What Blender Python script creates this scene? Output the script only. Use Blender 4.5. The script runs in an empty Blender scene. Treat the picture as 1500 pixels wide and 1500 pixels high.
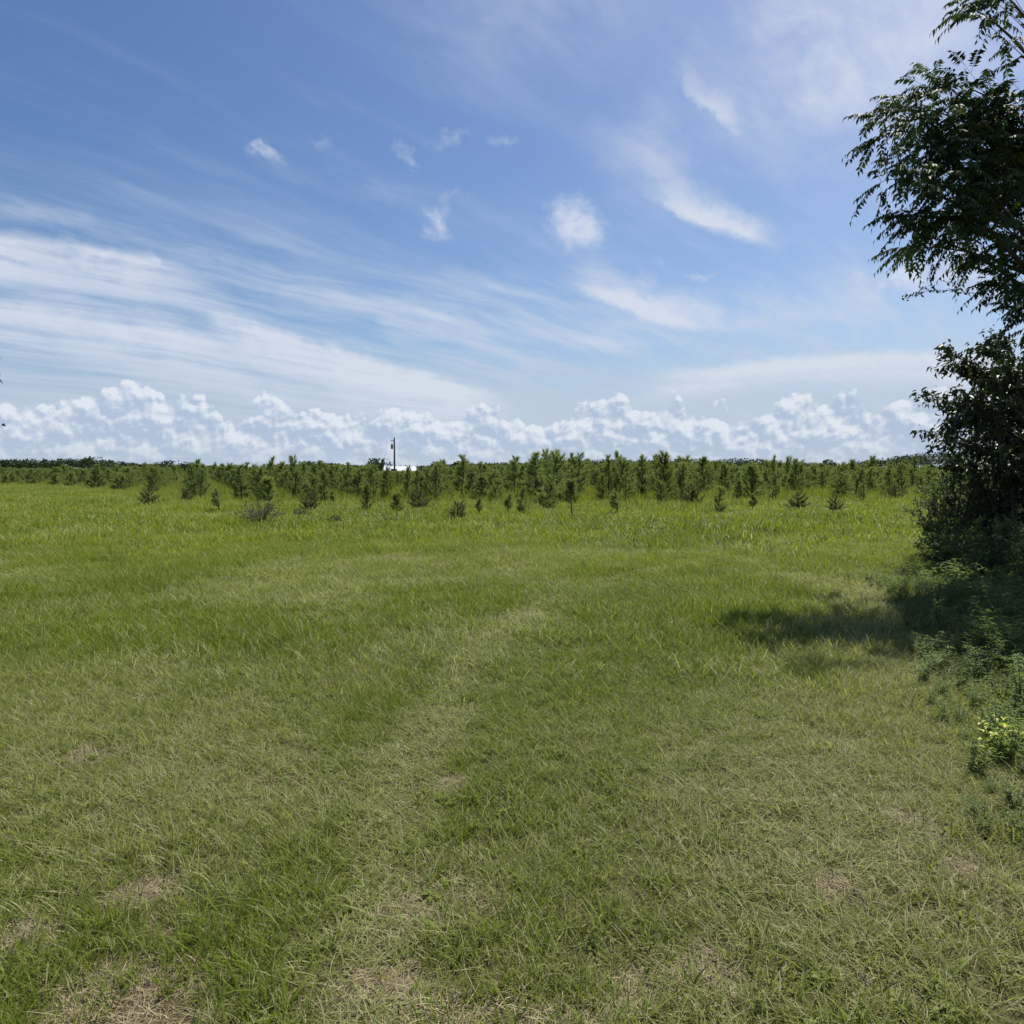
import bpy, math, random
import numpy as np
from mathutils import Vector
C = bpy.context.scene
COL = C.collection
R = math.radians
rng = np.random.default_rng(7)
random.seed(7)

# ------------------------------------------------------------------ camera
FPX, W0, EYE, HOR = 1050.0, 1500.0, 1.6, 690.0      # focal length and horizon in photograph pixels
PITCH = -math.atan((750 - HOR) / FPX)
cam = bpy.data.cameras.new('camera'); co = bpy.data.objects.new('camera', cam); COL.objects.link(co)
cam.sensor_width = 36; cam.lens = 36 * FPX / W0
cam.clip_start = .05; cam.clip_end = 8000
co.location = (0, 0, EYE); co.rotation_euler = (R(90) + PITCH, 0, 0)
C.camera = co

def ray(px, py):
    u, v = px - 750, py - 750
    y, z = FPX, -v
    return np.array([u, y * math.cos(PITCH) - z * math.sin(PITCH), y * math.sin(PITCH) + z * math.cos(PITCH)])
def on_ground(px, py):
    d = ray(px, py); t = -EYE / d[2]
    return d[0] * t, d[1] * t
def at_depth(px, py, Y):
    d = ray(px, py); t = Y / d[1]
    return np.array([d[0] * t, Y, EYE + d[2] * t])
def azel(px, py):
    d = ray(px, py); d = d / np.linalg.norm(d)
    return math.atan2(d[0], d[1]), math.asin(d[2])

# ------------------------------------------------------------------ light
SUN_EL, SUN_AZ = R(57), R(42)                        # azimuth measured to the right of the view
sd = Vector((math.sin(SUN_AZ) * math.cos(SUN_EL), math.cos(SUN_AZ) * math.cos(SUN_EL), math.sin(SUN_EL)))
sun = bpy.data.lights.new('sun', 'SUN'); so = bpy.data.objects.new('sun', sun); COL.objects.link(so)
sun.energy = 5.0; sun.angle = R(.53); sun.color = (1, .95, .87)
so.rotation_euler = sd.to_track_quat('Z', 'Y').to_euler()
so.location = (20, 20, 40)
C.view_settings.view_transform = 'Standard'; C.view_settings.look = 'None'
C.view_settings.exposure = 0.52; C.view_settings.gamma = 1
C.cycles.max_bounces = 8; C.cycles.transparent_max_bounces = 8
C.cycles.diffuse_bounces = 4; C.cycles.glossy_bounces = 2; C.cycles.transmission_bounces = 4

# ------------------------------------------------------------------ node helper
class NT:
    def __init__(s, tree): s.t = tree
    def n(s, typ, **kw):
        nd = s.t.nodes.new(typ)
        for k, v in kw.items(): setattr(nd, k, v)
        return nd
    def put(s, sock, v):
        if isinstance(v, bpy.types.NodeSocket): s.t.links.new(v, sock)
        elif v is not None:
            if hasattr(sock.default_value, '__len__') and not hasattr(v, '__len__'): v = (v, v, v)
            if hasattr(sock.default_value, '__len__') and len(sock.default_value) == 4 and len(v) == 3: v = (*v, 1)
            sock.default_value = v
    def m(s, op, a, b=None, c=None, clamp=False):
        nd = s.n('ShaderNodeMath', operation=op, use_clamp=clamp)
        for i, v in enumerate((a, b, c)):
            if v is not None: s.put(nd.inputs[i], v)
        return nd.outputs[0]
    def ss(s, x, lo, hi, tlo=0., thi=1.):
        nd = s.n('ShaderNodeMapRange', interpolation_type='SMOOTHSTEP')
        for k, v in (('Value', x), ('From Min', lo), ('From Max', hi), ('To Min', tlo), ('To Max', thi)): s.put(nd.inputs[k], v)
        return nd.outputs[0]
    def mix(s, f, a, b, mode='MIX'):
        nd = s.n('ShaderNodeMix', data_type='RGBA', blend_type=mode)
        s.put(nd.inputs[0], f); s.put(nd.inputs[6], a); s.put(nd.inputs[7], b)
        return nd.outputs[2]
    def xyz(s, x, y, z=0.):
        nd = s.n('ShaderNodeCombineXYZ')
        for i, v in enumerate((x, y, z)): s.put(nd.inputs[i], v)
        return nd.outputs[0]
    def noise(s, vec, scale, detail=4, rough=.5, dist=0., out='Fac', lac=2.):
        nd = s.n('ShaderNodeTexNoise')
        s.put(nd.inputs['Vector'], vec); s.put(nd.inputs['Scale'], scale); s.put(nd.inputs['Detail'], detail)
        s.put(nd.inputs['Roughness'], rough); s.put(nd.inputs['Distortion'], dist); s.put(nd.inputs['Lacunarity'], lac)
        return nd.outputs[out]

# ------------------------------------------------------------------ world: blue summer sky with cirrus and a far row of cumulus
world = bpy.data.worlds.new('World'); C.world = world; world.use_nodes = True
def build_world():
    T = NT(world.node_tree)
    bg = world.node_tree.nodes['Background']
    sky = T.n('ShaderNodeTexSky', sky_type='NISHITA', sun_disc=False, sun_elevation=SUN_EL, sun_rotation=SUN_AZ,
              altitude=50, air_density=1.0, dust_density=1.2, ozone_density=2.5)
    tc = T.n('ShaderNodeTexCoord').outputs['Generated']
    sp = T.n('ShaderNodeSeparateXYZ'); T.put(sp.inputs[0], tc)
    x, y, z = sp.outputs
    az = T.m('ARCTAN2', x, y); el = T.m('ARCSINE', z)
    zz = T.m('ADD', T.m('MAXIMUM', z, 0.), .06)
    qx, qy = T.m('DIVIDE', x, zz), T.m('DIVIDE', y, zz)
    ca, sa = math.cos(R(40)), math.sin(R(40))        # the wind direction of the high cloud
    al = T.m('ADD', T.m('MULTIPLY', qx, sa), T.m('MULTIPLY', qy, ca))
    ac = T.m('SUBTRACT', T.m('MULTIPLY', qx, ca), T.m('MULTIPLY', qy, sa))
    warp = T.noise(T.xyz(al, ac, 3.1), .8, 3, .55)
    ac2 = T.m('ADD', ac, T.m('MULTIPLY', T.m('SUBTRACT', warp, .5), 1.1))
    streak = T.noise(T.xyz(T.m('MULTIPLY', al, .34), T.m('MULTIPLY', T.m('ADD', T.m('MULTIPLY', ac, .5), T.m('MULTIPLY', ac2, .5)), 1.7), 1.7), 1.7, 7, .60)
    ac3 = T.m('ADD', ac, T.m('MULTIPLY', T.m('SUBTRACT', warp, .5), .35))
    fibre = T.noise(T.xyz(T.m('MULTIPLY', al, 1.0), T.m('MULTIPLY', ac3, 5.), 5.7), 1.6, 6, .64)
    veil = T.noise(T.xyz(T.m('MULTIPLY', al, .45), ac2, 9.3), .8, 6, .55)
    # direction-space detail for heaped cloud
    ae = T.xyz(az, T.m('MULTIPLY', el, 1.2), 0.)
    def shifted(vec, dx, dy):
        nd = T.n('ShaderNodeVectorMath', operation='ADD'); T.put(nd.inputs[0], vec); nd.inputs[1].default_value = (dx, dy, 0); return nd.outputs[0]
    def warped(vec, scale, amt, detail):
        wv = T.noise(vec, scale, detail, .6, out='Color')
        vc = T.n('ShaderNodeVectorMath', operation='SUBTRACT'); T.put(vc.inputs[0], wv); vc.inputs[1].default_value = (.5, .5, .5)
        va = T.n('ShaderNodeVectorMath', operation='MULTIPLY_ADD')
        T.put(va.inputs[0], vc.outputs[0]); va.inputs[1].default_value = (amt, amt, 0); T.put(va.inputs[2], vec)
        return va.outputs[0]
    puff = T.noise(ae, 15, 7, .60, .25)
    puff2 = T.noise(shifted(ae, .010, .016), 15, 7, .60, .25)
    relief = T.m('SUBTRACT', puff, puff2)
    wisp = T.noise(T.xyz(T.m('ADD', az, T.m('MULTIPLY', el, .5)), T.m('MULTIPLY', el, 1.5), 4.2), 13, 7, .66, .5)
    # the outlines of the high veils wander
    soft = T.n('ShaderNodeSeparateXYZ'); T.put(soft.inputs[0], warped(T.xyz(az, T.m('MULTIPLY', el, 1.3), 0.), 5, .16, 5)); azw, elw = soft.outputs[0], T.m('DIVIDE', soft.outputs[1], 1.3)
    fine = T.n('ShaderNodeSeparateXYZ'); T.put(fine.inputs[0], warped(T.xyz(az, el, 0.), 16, .075, 6)); azf, elf = fine.outputs[0], fine.outputs[1]

    def blob(px, py, rx, ry, rot=0., A=None, E=None):
        """1 in the middle, 0 at the rim of an ellipse on the sky; radii in thousandths of the focal length, rot in degrees (down to the right +)"""
        A = azw if A is None else A; E = elw if E is None else E
        a0, e0 = azel(px, py)
        k = 1 / FPX
        c, s_ = math.cos(R(rot)), math.sin(R(rot))
        da, de = T.m('SUBTRACT', A, a0), T.m('SUBTRACT', e0, E)
        u = T.m('MULTIPLY', T.m('ADD', T.m('MULTIPLY', da, c), T.m('MULTIPLY', de, s_)), 1 / (rx * k))
        v = T.m('MULTIPLY', T.m('SUBTRACT', T.m('MULTIPLY', de, c), T.m('MULTIPLY', da, s_)), 1 / (ry * k))
        r = T.m('SQRT', T.m('ADD', T.m('MULTIPLY', u, u), T.m('MULTIPLY', v, v)))
        return T.ss(r, 1.0, 0.0)
    def wmax(lst):
        o = None
        for b, w in lst:
            b = T.m('MULTIPLY', b, w)
            o = b if o is None else T.m('MAXIMUM', o, b)
        return o
    def sweep(pts, wid, sharp=9, up=True, ends=(70, 110)):
        """a curved wisp through three points of the sky: crisp along one side, feathered over wid on the other"""
        A, E = azf, T.m('ADD', el, T.m('MULTIPLY', T.m('SUBTRACT', elf, el), .32))
        q = [azel(*p) for p in pts]; k = np.polyfit([p[0] for p in q], [p[1] for p in q], 2)
        c = T.m('ADD', T.m('MULTIPLY', T.m('ADD', T.m('MULTIPLY', A, float(k[0])), float(k[1])), A), float(k[2]))
        d = T.m('SUBTRACT', E, c) if up else T.m('SUBTRACT', c, E)
        p = T.m('MULTIPLY', T.ss(d, -sharp * .7 / FPX, sharp * 1.3 / FPX), T.ss(d, wid / FPX, 0.))
        x0, x1 = q[0][0], q[2][0]
        return T.m('MULTIPLY', p, T.m('MULTIPLY', T.ss(A, x0, x0 + ends[0] / FPX), T.ss(A, x1, x1 - ends[1] / FPX)))
    # high veils
    mask = wmax([(blob(1240, 110, 140, 120, 60), .74), (blob(1180, 30, 130, 60, 20), .66), (sweep([(-300, 320), (120, 347), (440, 440)], 120, 14, False, (20, 260)), 1.0), (blob(40, 390, 300, 50, 9), .55),
                 (sweep([(-300, 375), (60, 438), (520, 520)], 100, 18, False, (20, 250)), .92), (blob(200, 500, 560, 70, 13), .62),
                 (sweep([(230, 425), (500, 505), (800, 592)], 150, 12, False, (120, 150)), .98), (blob(480, 450, 460, 44, 14), .40),
                 (sweep([(250, 345), (500, 415), (900, 500)], 34, 10, False, (160, 250)), .42), (sweep([(400, 400), (640, 470), (860, 560)], 60, 12, False, (160, 150)), .40),
                 (blob(1300, 70, 270, 200, 40), .70), (sweep([(985, 90), (1035, 178), (1125, 203)], 80, 12, True, (40, 60)), .72),
                 (sweep([(895, 275), (1000, 326), (1190, 380)], 84, 10, True, (110, 110)), 1.02), (sweep([(800, 405), (930, 466), (1240, 478)], 84, 12, True, (110, 260)), 1.08),
                 (sweep([(880, 560), (1150, 520), (1500, 515)], 60, 10, False, (200, 30)), 1.05), (sweep([(880, 585), (1100, 545), (1500, 545)], 40, 8, False, (120, 30)), .8), (sweep([(500, 430), (760, 500), (1080, 520)], 60, 12, True, (150, 200)), .55), (sweep([(560, 390), (800, 450), (1000, 470)], 40, 12, True, (120, 160)), .4),
                 (blob(960, 220, 130, 100, 30), .50), (blob(800, 0, 300, 130, 0), .30), (blob(1120, 150, 240, 130, 30), .36),
                 (blob(30, 310, 300, 34, 6), .42), (blob(1200, 440, 240, 60, 10), .40), (sweep([(330, 225), (480, 285), (640, 310)], 40, 14, True, (70, 90)), .30)])
    tex = T.m('ADD', T.m('ADD', T.m('MULTIPLY', streak, .50), T.m('MULTIPLY', fibre, .42)), T.m('MULTIPLY', wisp, .55))
    cir = T.m('MULTIPLY', mask, T.ss(T.m('ADD', tex, T.m('MULTIPLY', mask, .24)), .54, 1.02))
    cir = T.m('MINIMUM', T.m('MULTIPLY', cir, 1.15), .93)
    base_veil = T.m('MULTIPLY', T.ss(el, R(23), R(10)), T.ss(T.m('ADD', T.m('MULTIPLY', streak, .80), T.m('MULTIPLY', fibre, .25)), .40, .72, .03, .80))
    high_veil = T.m('MULTIPLY', T.ss(el, R(40), R(20)), T.ss(T.m('ADD', T.m('MULTIPLY', streak, .6), T.m('MULTIPLY', fibre, .45)), .52, .80, 0., .22))
    low_veil = T.m('MULTIPLY', T.ss(elw, R(9.5), R(5.5)), T.ss(T.m('ADD', streak, T.m('MULTIPLY', wisp, .4)), .42, .78, .30, .82))
    # small puffs
    fb = lambda *a: blob(*a, A=azf, E=elf)
    pm = wmax([(fb(846, 332, 70, 54, 10), 1.08), (fb(635, 325, 44, 30, 20), .92), (fb(655, 298, 60, 20, -20), .55), (fb(600, 230, 40, 20, 30), .66), (fb(660, 205, 80, 18, -6), .5),
               (fb(742, 208, 36, 20, 20), .66), (fb(390, 228, 46, 16, 5), .52), (fb(480, 212, 36, 20, 30), .46),
               (fb(945, 410, 50, 18, 0), .72), (fb(1028, 405, 54, 10, 0), .55), (fb(975, 380, 40, 18, -10), .52), (fb(1360, 404, 140, 40, 0), 1.15), (fb(228, 380, 24, 10, 10), .66)])
    pf = T.m('MULTIPLY', T.ss(T.m('ADD', T.m('MULTIPLY', wisp, 1.9), pm), 1.05, 2.20), .84)
    pf = T.m('MULTIPLY', pf, T.ss(pm, .02, .25))
    # cumulus row along the horizon: heaps of rounded billows of differing height
    def billow(vec, sc):
        nd = T.n('ShaderNodeTexVoronoi', voronoi_dimensions='2D', feature='SMOOTH_F1'); nd.normalize = True
        T.put(nd.inputs['Vector'], vec); T.put(nd.inputs['Scale'], sc)
        nd.inputs['Detail'].default_value = 3.; nd.inputs['Roughness'].default_value = .50; nd.inputs['Lacunarity'].default_value = 2.3; nd.inputs['Smoothness'].default_value = .22
        return nd.outputs['Distance']
    cw = warped(ae, 30, .012, 5)
    b1 = billow(cw, 20); b2 = billow(shifted(cw, .004, .008), 20)
    rel = T.m('SUBTRACT', b2, b1)                              # > 0 on the side that faces the sun
    lump = T.noise(T.xyz(az, 0., 2.2), 7, 3, .55)
    top = T.m('ADD', R(4.2), T.m('MULTIPLY', T.m('SUBTRACT', lump, .5), R(9)))
    e = T.m('ADD', T.m('SUBTRACT', top, el), T.m('MULTIPLY', T.m('SUBTRACT', .42, b1), R(5.0)))
    e = T.m('ADD', e, T.m('MULTIPLY', T.m('SUBTRACT', puff, .5), R(2.5)))
    cum = T.ss(e, R(-.08), R(.36))
    low = T.ss(el, R(.6), R(2.8))
    cum = T.m('MULTIPLY', cum, T.m('ADD', T.m('MULTIPLY', low, .50), .42))
    deep = T.ss(e, R(0), R(3.2))                               # the rims of the heaps are the brightest
    lit = T.ss(T.m('SUBTRACT', T.m('ADD', T.m('MULTIPLY', rel, 2.4), T.m('MULTIPLY', T.m('SUBTRACT', puff, .5), .5)), T.m('MULTIPLY', deep, .16)), -.28, .22)

    skyc = T.n('ShaderNodeHueSaturation'); T.put(skyc.inputs['Color'], sky.outputs[0])
    skyc.inputs['Hue'].default_value = SKY_HUE; skyc.inputs['Saturation'].default_value = SKY_SAT; skyc.inputs['Value'].default_value = SKY_VAL
    col = skyc.outputs[0]
    col = T.mix(T.ss(el, R(14), R(0), 0., .55), col, HAZE_COL)
    col = T.mix(high_veil, col, VEIL_COL)
    col = T.mix(base_veil, col, VEIL_COL)
    col = T.mix(low_veil, col, LOW_COL)
    col = T.mix(cir, col, CIR_COL)
    col = T.mix(pf, col, T.mix(T.ss(relief, -.10, .12), PUFF_DARK, PUFF_LIT))
    col = T.mix(cum, col, T.mix(lit, CUM_DARK, CUM_LIT))
    T.put(bg.inputs['Color'], col)
    bg.inputs['Strength'].default_value = SKY_STR
    world.cycles.sampling_method = 'MANUAL'; world.cycles.sample_map_resolution = 256
SKY_STR = .10
SKY_HUE, SKY_SAT, SKY_VAL = .506, 1.22, .77
def cc(r, g, b, k=1.0):                              # a display colour as sky radiance for this sky strength
    f = lambda v: ((v / 255 + .055) / 1.055) ** 2.4
    return tuple(.698 * k * f(v) / SKY_STR for v in (r, g, b))
HAZE_COL = cc(168, 192, 220); VEIL_COL = cc(190, 206, 228); CIR_COL = cc(214, 222, 235); LOW_COL = cc(188, 203, 221)
PUFF_LIT, PUFF_DARK = cc(218, 225, 239), cc(186, 202, 230)
CUM_LIT, CUM_DARK = cc(226, 233, 242), cc(177, 194, 217)
build_world()

# ------------------------------------------------------------------ helpers
def tag(o, label=None, cat=None, group=None, kind=None):
    for k, v in (('label', label), ('category', cat), ('group', group), ('kind', kind)):
        if v: o[k] = v
    return o
def empty(name, loc, rz=0., label=None, cat=None, group=None):
    o = bpy.data.objects.new(name, None); COL.objects.link(o)
    o.location = loc; o.rotation_euler = (0, 0, rz); o.empty_display_size = .2
    return tag(o, label, cat, group)
def copy_tree(o, parent=None):
    c = o.copy(); COL.objects.link(c)
    if parent: c.parent = parent
    for ch in list(o.children): copy_tree(ch, c)
    return c

class MB:
    """collects faces of one size after another with a float attribute per vertex"""
    def __init__(s): s.v, s.f, s.r, s.mi, s.n = [], [], [], [], 0
    def add(s, V, F, rnd=.5, mat=0):
        V = np.asarray(V, float).reshape(-1, 3); F = np.asarray(F, int)
        s.v.append(V); s.f.append(F + s.n); s.mi.append(np.full(len(F), mat))
        s.r.append(np.broadcast_to(np.asarray(rnd, float), (len(V),)).copy()); s.n += len(V)
    def tube(s, pts, rad, sides=6, rnd=.5, mat=0):
        pts = np.asarray(pts, float); rad = np.broadcast_to(np.asarray(rad, float), (len(pts),))
        tg = np.gradient(pts, axis=0); tg /= np.linalg.norm(tg, axis=1)[:, None] + 1e-9
        up = np.array([.3, .1, .95]) if abs(tg[0][2]) < .8 else np.array([1., .2, 0])
        a = np.cross(tg, up); a /= np.linalg.norm(a, axis=1)[:, None] + 1e-9
        b = np.cross(tg, a)
        th = np.linspace(0, 2 * np.pi, sides, endpoint=False)
        V = pts[:, None] + rad[:, None, None] * (np.cos(th)[None, :, None] * a[:, None] + np.sin(th)[None, :, None] * b[:, None])
        n = len(pts); F = []
        for i in range(n - 1):
            for j in range(sides):
                k = (j + 1) % sides
                F.append((i * sides + j, i * sides + k, (i + 1) * sides + k, (i + 1) * sides + j))
        V = V.reshape(-1, 3)
        s.add(V, F, rnd, mat)
        s.add(V[-sides:], [(0, i, i + 1, i + 1) if False else (0, i, i + 1) for i in range(1, sides - 1)], rnd, mat)
    def box(s, c, h, mat=0, rnd=.5):
        V = [(c[0] + sx * h[0], c[1] + sy * h[1], c[2] + sz * h[2]) for sx in (-1, 1) for sy in (-1, 1) for sz in (-1, 1)]
        s.add(V, [(0, 1, 3, 2), (4, 6, 7, 5), (0, 4, 5, 1), (2, 3, 7, 6), (0, 2, 6, 4), (1, 5, 7, 3)], rnd, mat)
    def leaves(s, P, D, N, L, Wd, rnd, fold=.25, droop=.15, mat=0):
        """leaf blades: P base, D direction, N face normal; six-point outline with a folded midrib"""
        P, D, N = (np.asarray(a, float) for a in (P, D, N))
        n = len(P); L = np.broadcast_to(L, (n,))[:, None]; Wd = np.broadcast_to(Wd, (n,))[:, None]
        D = D / (np.linalg.norm(D, axis=1)[:, None] + 1e-9)
        S = np.cross(D, N); S /= np.linalg.norm(S, axis=1)[:, None] + 1e-9
        N = np.cross(S, D)
        up = N * fold * Wd * .5
        b = P; m = P + D * L * .45 - N * L * droop * .25; t = P + D * L - N * L * droop
        l = P + D * L * .42 + S * Wd * .5 + up; r = P + D * L * .42 - S * Wd * .5 + up
        V = np.stack([b, l, t, r, m], 1).reshape(-1, 3)
        base = np.arange(n)[:, None] * 5
        F = np.concatenate([base + np.array(q) for q in ([0, 4, 1], [1, 4, 2], [0, 3, 4], [4, 3, 2])])
        s.add(V, F, np.repeat(np.broadcast_to(rnd, (n,)), 5), mat)
    def mesh(s, name):
        V = np.concatenate(s.v); R_ = np.concatenate(s.r)
        me = bpy.data.meshes.new(name)
        loops = np.concatenate([f.ravel() for f in s.f]); sizes = np.concatenate([np.full(len(f), f.shape[1]) for f in s.f])
        me.vertices.add(len(V)); me.vertices.foreach_set('co', V.ravel().astype('f'))
        me.loops.add(len(loops)); me.loops.foreach_set('vertex_index', loops.astype('i'))
        me.polygons.add(len(sizes))
        me.polygons.foreach_set('loop_start', np.concatenate([[0], np.cumsum(sizes)[:-1]]).astype('i'))
        me.polygons.foreach_set('material_index', np.concatenate(s.mi).astype('i'))
        a = me.attributes.new('rnd', 'FLOAT', 'POINT'); a.data.foreach_set('value', R_.astype('f'))
        me.update(calc_edges=True); me.validate()
        return me
    def build(s, name, mat, parent=None, smooth=False, link=True):
        me = s.mesh(name)
        for m in (mat if isinstance(mat, (list, tuple)) else [mat]): me.materials.append(m)
        if smooth: me.polygons.foreach_set('use_smooth', np.ones(len(me.polygons), bool))
        o = bpy.data.objects.new(name, me)
        if link: COL.objects.link(o)
        if parent: o.parent = parent
        return o

def unit(v):
    v = np.asarray(v, float); return v / (np.linalg.norm(v, axis=-1, keepdims=True) + 1e-9)
def rvec(n): return unit(rng.normal(size=(n, 3)))

# smooth random field on the plane, for patches of dry and lush ground
def vnoise(x, y, seed):
    def h(i, j):
        k = (i.astype(np.int64) * 374761393 + j.astype(np.int64) * 668265263 + seed * 974634541) & 0xFFFFFFFF
        k = ((k ^ (k >> 13)) * 1274126177) & 0xFFFFFFFF
        return ((k ^ (k >> 16)) & 0xFFFF) / 65535.
    i, j = np.floor(x), np.floor(y); fx, fy = x - i, y - j
    fx, fy = fx * fx * (3 - 2 * fx), fy * fy * (3 - 2 * fy)
    return (h(i, j) * (1 - fx) + h(i + 1, j) * fx) * (1 - fy) + (h(i, j + 1) * (1 - fx) + h(i + 1, j + 1) * fx) * fy
def fbm(x, y, seed, o=4):
    s = 0; a = .5; t = 0
    for k in range(o): s = s + a * vnoise(x * 2 ** k + 17.3 * k, y * 2 ** k - 9.1 * k, seed + k); t += a; a *= .55
    return s / t
def sstep(x, a, b):
    t = np.clip((x - a) / (b - a), 0, 1); return t * t * (3 - 2 * t)
def gz(x, y):                                        # gentle unevenness of the field
    x, y = np.asarray(x, float), np.asarray(y, float)
    r = np.hypot(x, y)
    return (fbm(x * .45, y * .45, 3, 3) - .5) * .09 * np.clip(1.3 - r / 60, 0, 1) * np.clip(r / 2.5, .3, 1)

# ------------------------------------------------------------------ materials
def mat(name, fn):
    m = bpy.data.materials.new(name); m.use_nodes = True
    T = NT(m.node_tree); m.node_tree.nodes.clear()
    out = T.n('ShaderNodeOutputMaterial'); T.put(out.inputs[0], fn(T)); return m
def attr(T, name, typ='GEOMETRY'):
    a = T.n('ShaderNodeAttribute', attribute_type=typ); a.attribute_name = name; return a.outputs['Fac']
def pr(T, col, rough=.6, spec=.3, normal=None, metal=0.):
    p = T.n('ShaderNodeBsdfPrincipled'); T.put(p.inputs['Base Color'], col); T.put(p.inputs['Roughness'], rough)
    T.put(p.inputs['Specular IOR Level'], spec); T.put(p.inputs['Metallic'], metal)
    if normal: T.put(p.inputs['Normal'], normal)
    return p.outputs[0]
def bump(T, h, st=.4, d=.02):
    b = T.n('ShaderNodeBump'); T.put(b.inputs['Height'], h); b.inputs['Strength'].default_value = st; b.inputs['Distance'].default_value = d
    return b.outputs[0]
def leafy(T, col, tcol, tr=.35, rough=.45, spec=.35):
    a = pr(T, col, rough, spec); t = T.n('ShaderNodeBsdfTranslucent'); T.put(t.inputs[0], tcol)
    mx = T.n('ShaderNodeMixShader'); mx.inputs[0].default_value = tr; T.put(mx.inputs[1], a); T.put(mx.inputs[2], t.outputs[0])
    return mx.outputs[0]
def leaf_mat(name, dark, light, tr=.3, rough=.45, spec=.4, tk=1.5, odd=None, each=0.):
    def fn(T):
        r = attr(T, 'rnd')
        geo = T.n('ShaderNodeNewGeometry')
        big = T.noise(geo.outputs['Position'], 1.3, 3, .5)
        f = T.m('ADD', T.m('MULTIPLY', r, .65), T.m('MULTIPLY', T.m('SUBTRACT', big, .35), .6), clamp=True)
        c = T.mix(f, dark, light)
        if each:
            oi = T.n('ShaderNodeObjectInfo').outputs['Random']
            c = T.mix(T.m('MULTIPLY', oi, each), c, T.mix(1., c, (.62, .60, .70), 'MULTIPLY'))
            c = T.mix(T.ss(oi, .55, 1., 0., each), c, T.mix(1., c, (1.25, 1.15, .8), 'MULTIPLY'))
        if odd: c = T.mix(T.ss(r, .955, .97), c, odd)
        tc_ = T.mix(1., c, (tk, tk * 1.1, tk * .55), 'MULTIPLY')
        return leafy(T, c, tc_, tr, rough, spec)
    return mat(name, fn)
def bark_mat(name, a, b, sc=18):
    def fn(T):
        co_ = T.n('ShaderNodeTexCoord').outputs['Object']
        mp = T.n('ShaderNodeMapping'); T.put(mp.inputs[0], co_); mp.inputs['Scale'].default_value = (1, 1, .25)
        nz = T.noise(mp.outputs[0], sc, 6, .65)
        return pr(T, T.mix(T.ss(nz, .3, .7), a, b), .85, .15, bump(T, nz, .6, .02))
    return mat(name, fn)

def grass_fn(T):
    dry, hue = attr(T, 'dry', 'INSTANCER'), attr(T, 'hue', 'INSTANCER')
    r = attr(T, 'rnd')
    far = attr(T, 'far', 'INSTANCER')
    g = T.mix(hue, (.100, .158, .014), (.192, .232, .020))
    g = T.mix(T.m('MULTIPLY', r, .55), g, (.160, .195, .026))
    g = T.mix(T.m('MULTIPLY', T.ss(dry, .0, 1.), .55), g, (.215, .225, .080))
    # dead blades: more of them where the ground is dry
    isdry = T.ss(T.m('SUBTRACT', T.m('ADD', T.m('MULTIPLY', dry, .42), .07), r), -.03, .03)
    straw = T.mix(T.m('FRACT', T.m('MULTIPLY', r, 37.7)), (.28, .27, .125), (.43, .43, .24))
    c = T.mix(isdry, g, straw)
    tcl = T.mix(1., c, (1.25, 1.35, .6), 'MULTIPLY')
    return leafy(T, c, tcl, .40, .55, .18)
M_grass = mat('grass_blades', grass_fn)
def straw_fn(T):
    r = attr(T, 'rnd'); d = attr(T, 'hue', 'INSTANCER')
    c = T.mix(r, (.11, .085, .05), (.40, .32, .19)); c = T.mix(T.m('MULTIPLY', d, .5), c, (.20, .19, .13))
    return pr(T, c, .7, .25)
M_straw = mat('dead_straw', straw_fn)
def ground_fn(T):
    geo = T.n('ShaderNodeNewGeometry').outputs['Position']
    n1 = T.noise(geo, .35, 5, .6); n2 = T.noise(geo, 9, 6, .7); n3 = T.noise(geo, 70, 4, .7); n4 = T.noise(geo, .06, 4, .6)
    soil = T.mix(n3, (.050, .040, .024), (.16, .125, .075))
    thatch = T.mix(n2, (.060, .068, .016), (.125, .130, .036))
    c = T.mix(T.ss(n1, .35, .65, .25, .75), soil, thatch)
    n5 = T.noise(geo, 190, 3, .75); c = T.mix(T.ss(n5, .42, .62, 0., .75), c, (.022, .022, .012))
    # far beyond the blades one sees only the blended colour of the sward
    ln = T.n('ShaderNodeVectorMath', operation='LENGTH'); T.put(ln.inputs[0], geo)
    farc = T.mix(n4, (.135, .165, .020), (.19, .21, .030))
    farc = T.mix(T.ss(n2, .35, .65, 0., .5), farc, (.100, .130, .020))
    c = T.mix(T.ss(ln.outputs['Value'], 18, 45), c, farc)
    return pr(T, c, .9, .1, bump(T, n3, .7, .02))
M_ground = mat('field_ground', ground_fn)

# ------------------------------------------------------------------ ground: one sheet out to the horizon
def build_ground():
    n = 150
    t = np.linspace(-1, 1, 2 * n + 1)
    ax = np.sinh(t * 6.2) / np.sinh(6.2) * 4500
    X, Y = np.meshgrid(ax, ax, indexing='ij')
    V = np.stack([X, Y, gz(X, Y)], -1).reshape(-1, 3)
    k = 2 * n + 1
    i, j = np.meshgrid(np.arange(k - 1), np.arange(k - 1), indexing='ij')
    a = (i * k + j).ravel()
    b = MB(); b.add(V, np.stack([a, a + k, a + k + 1, a + 1], 1))
    o = b.build('ground', M_ground, smooth=True); tag(o, 'flat open field floor under the grass reaching to the horizon', 'ground', kind='structure')
build_ground()

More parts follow.
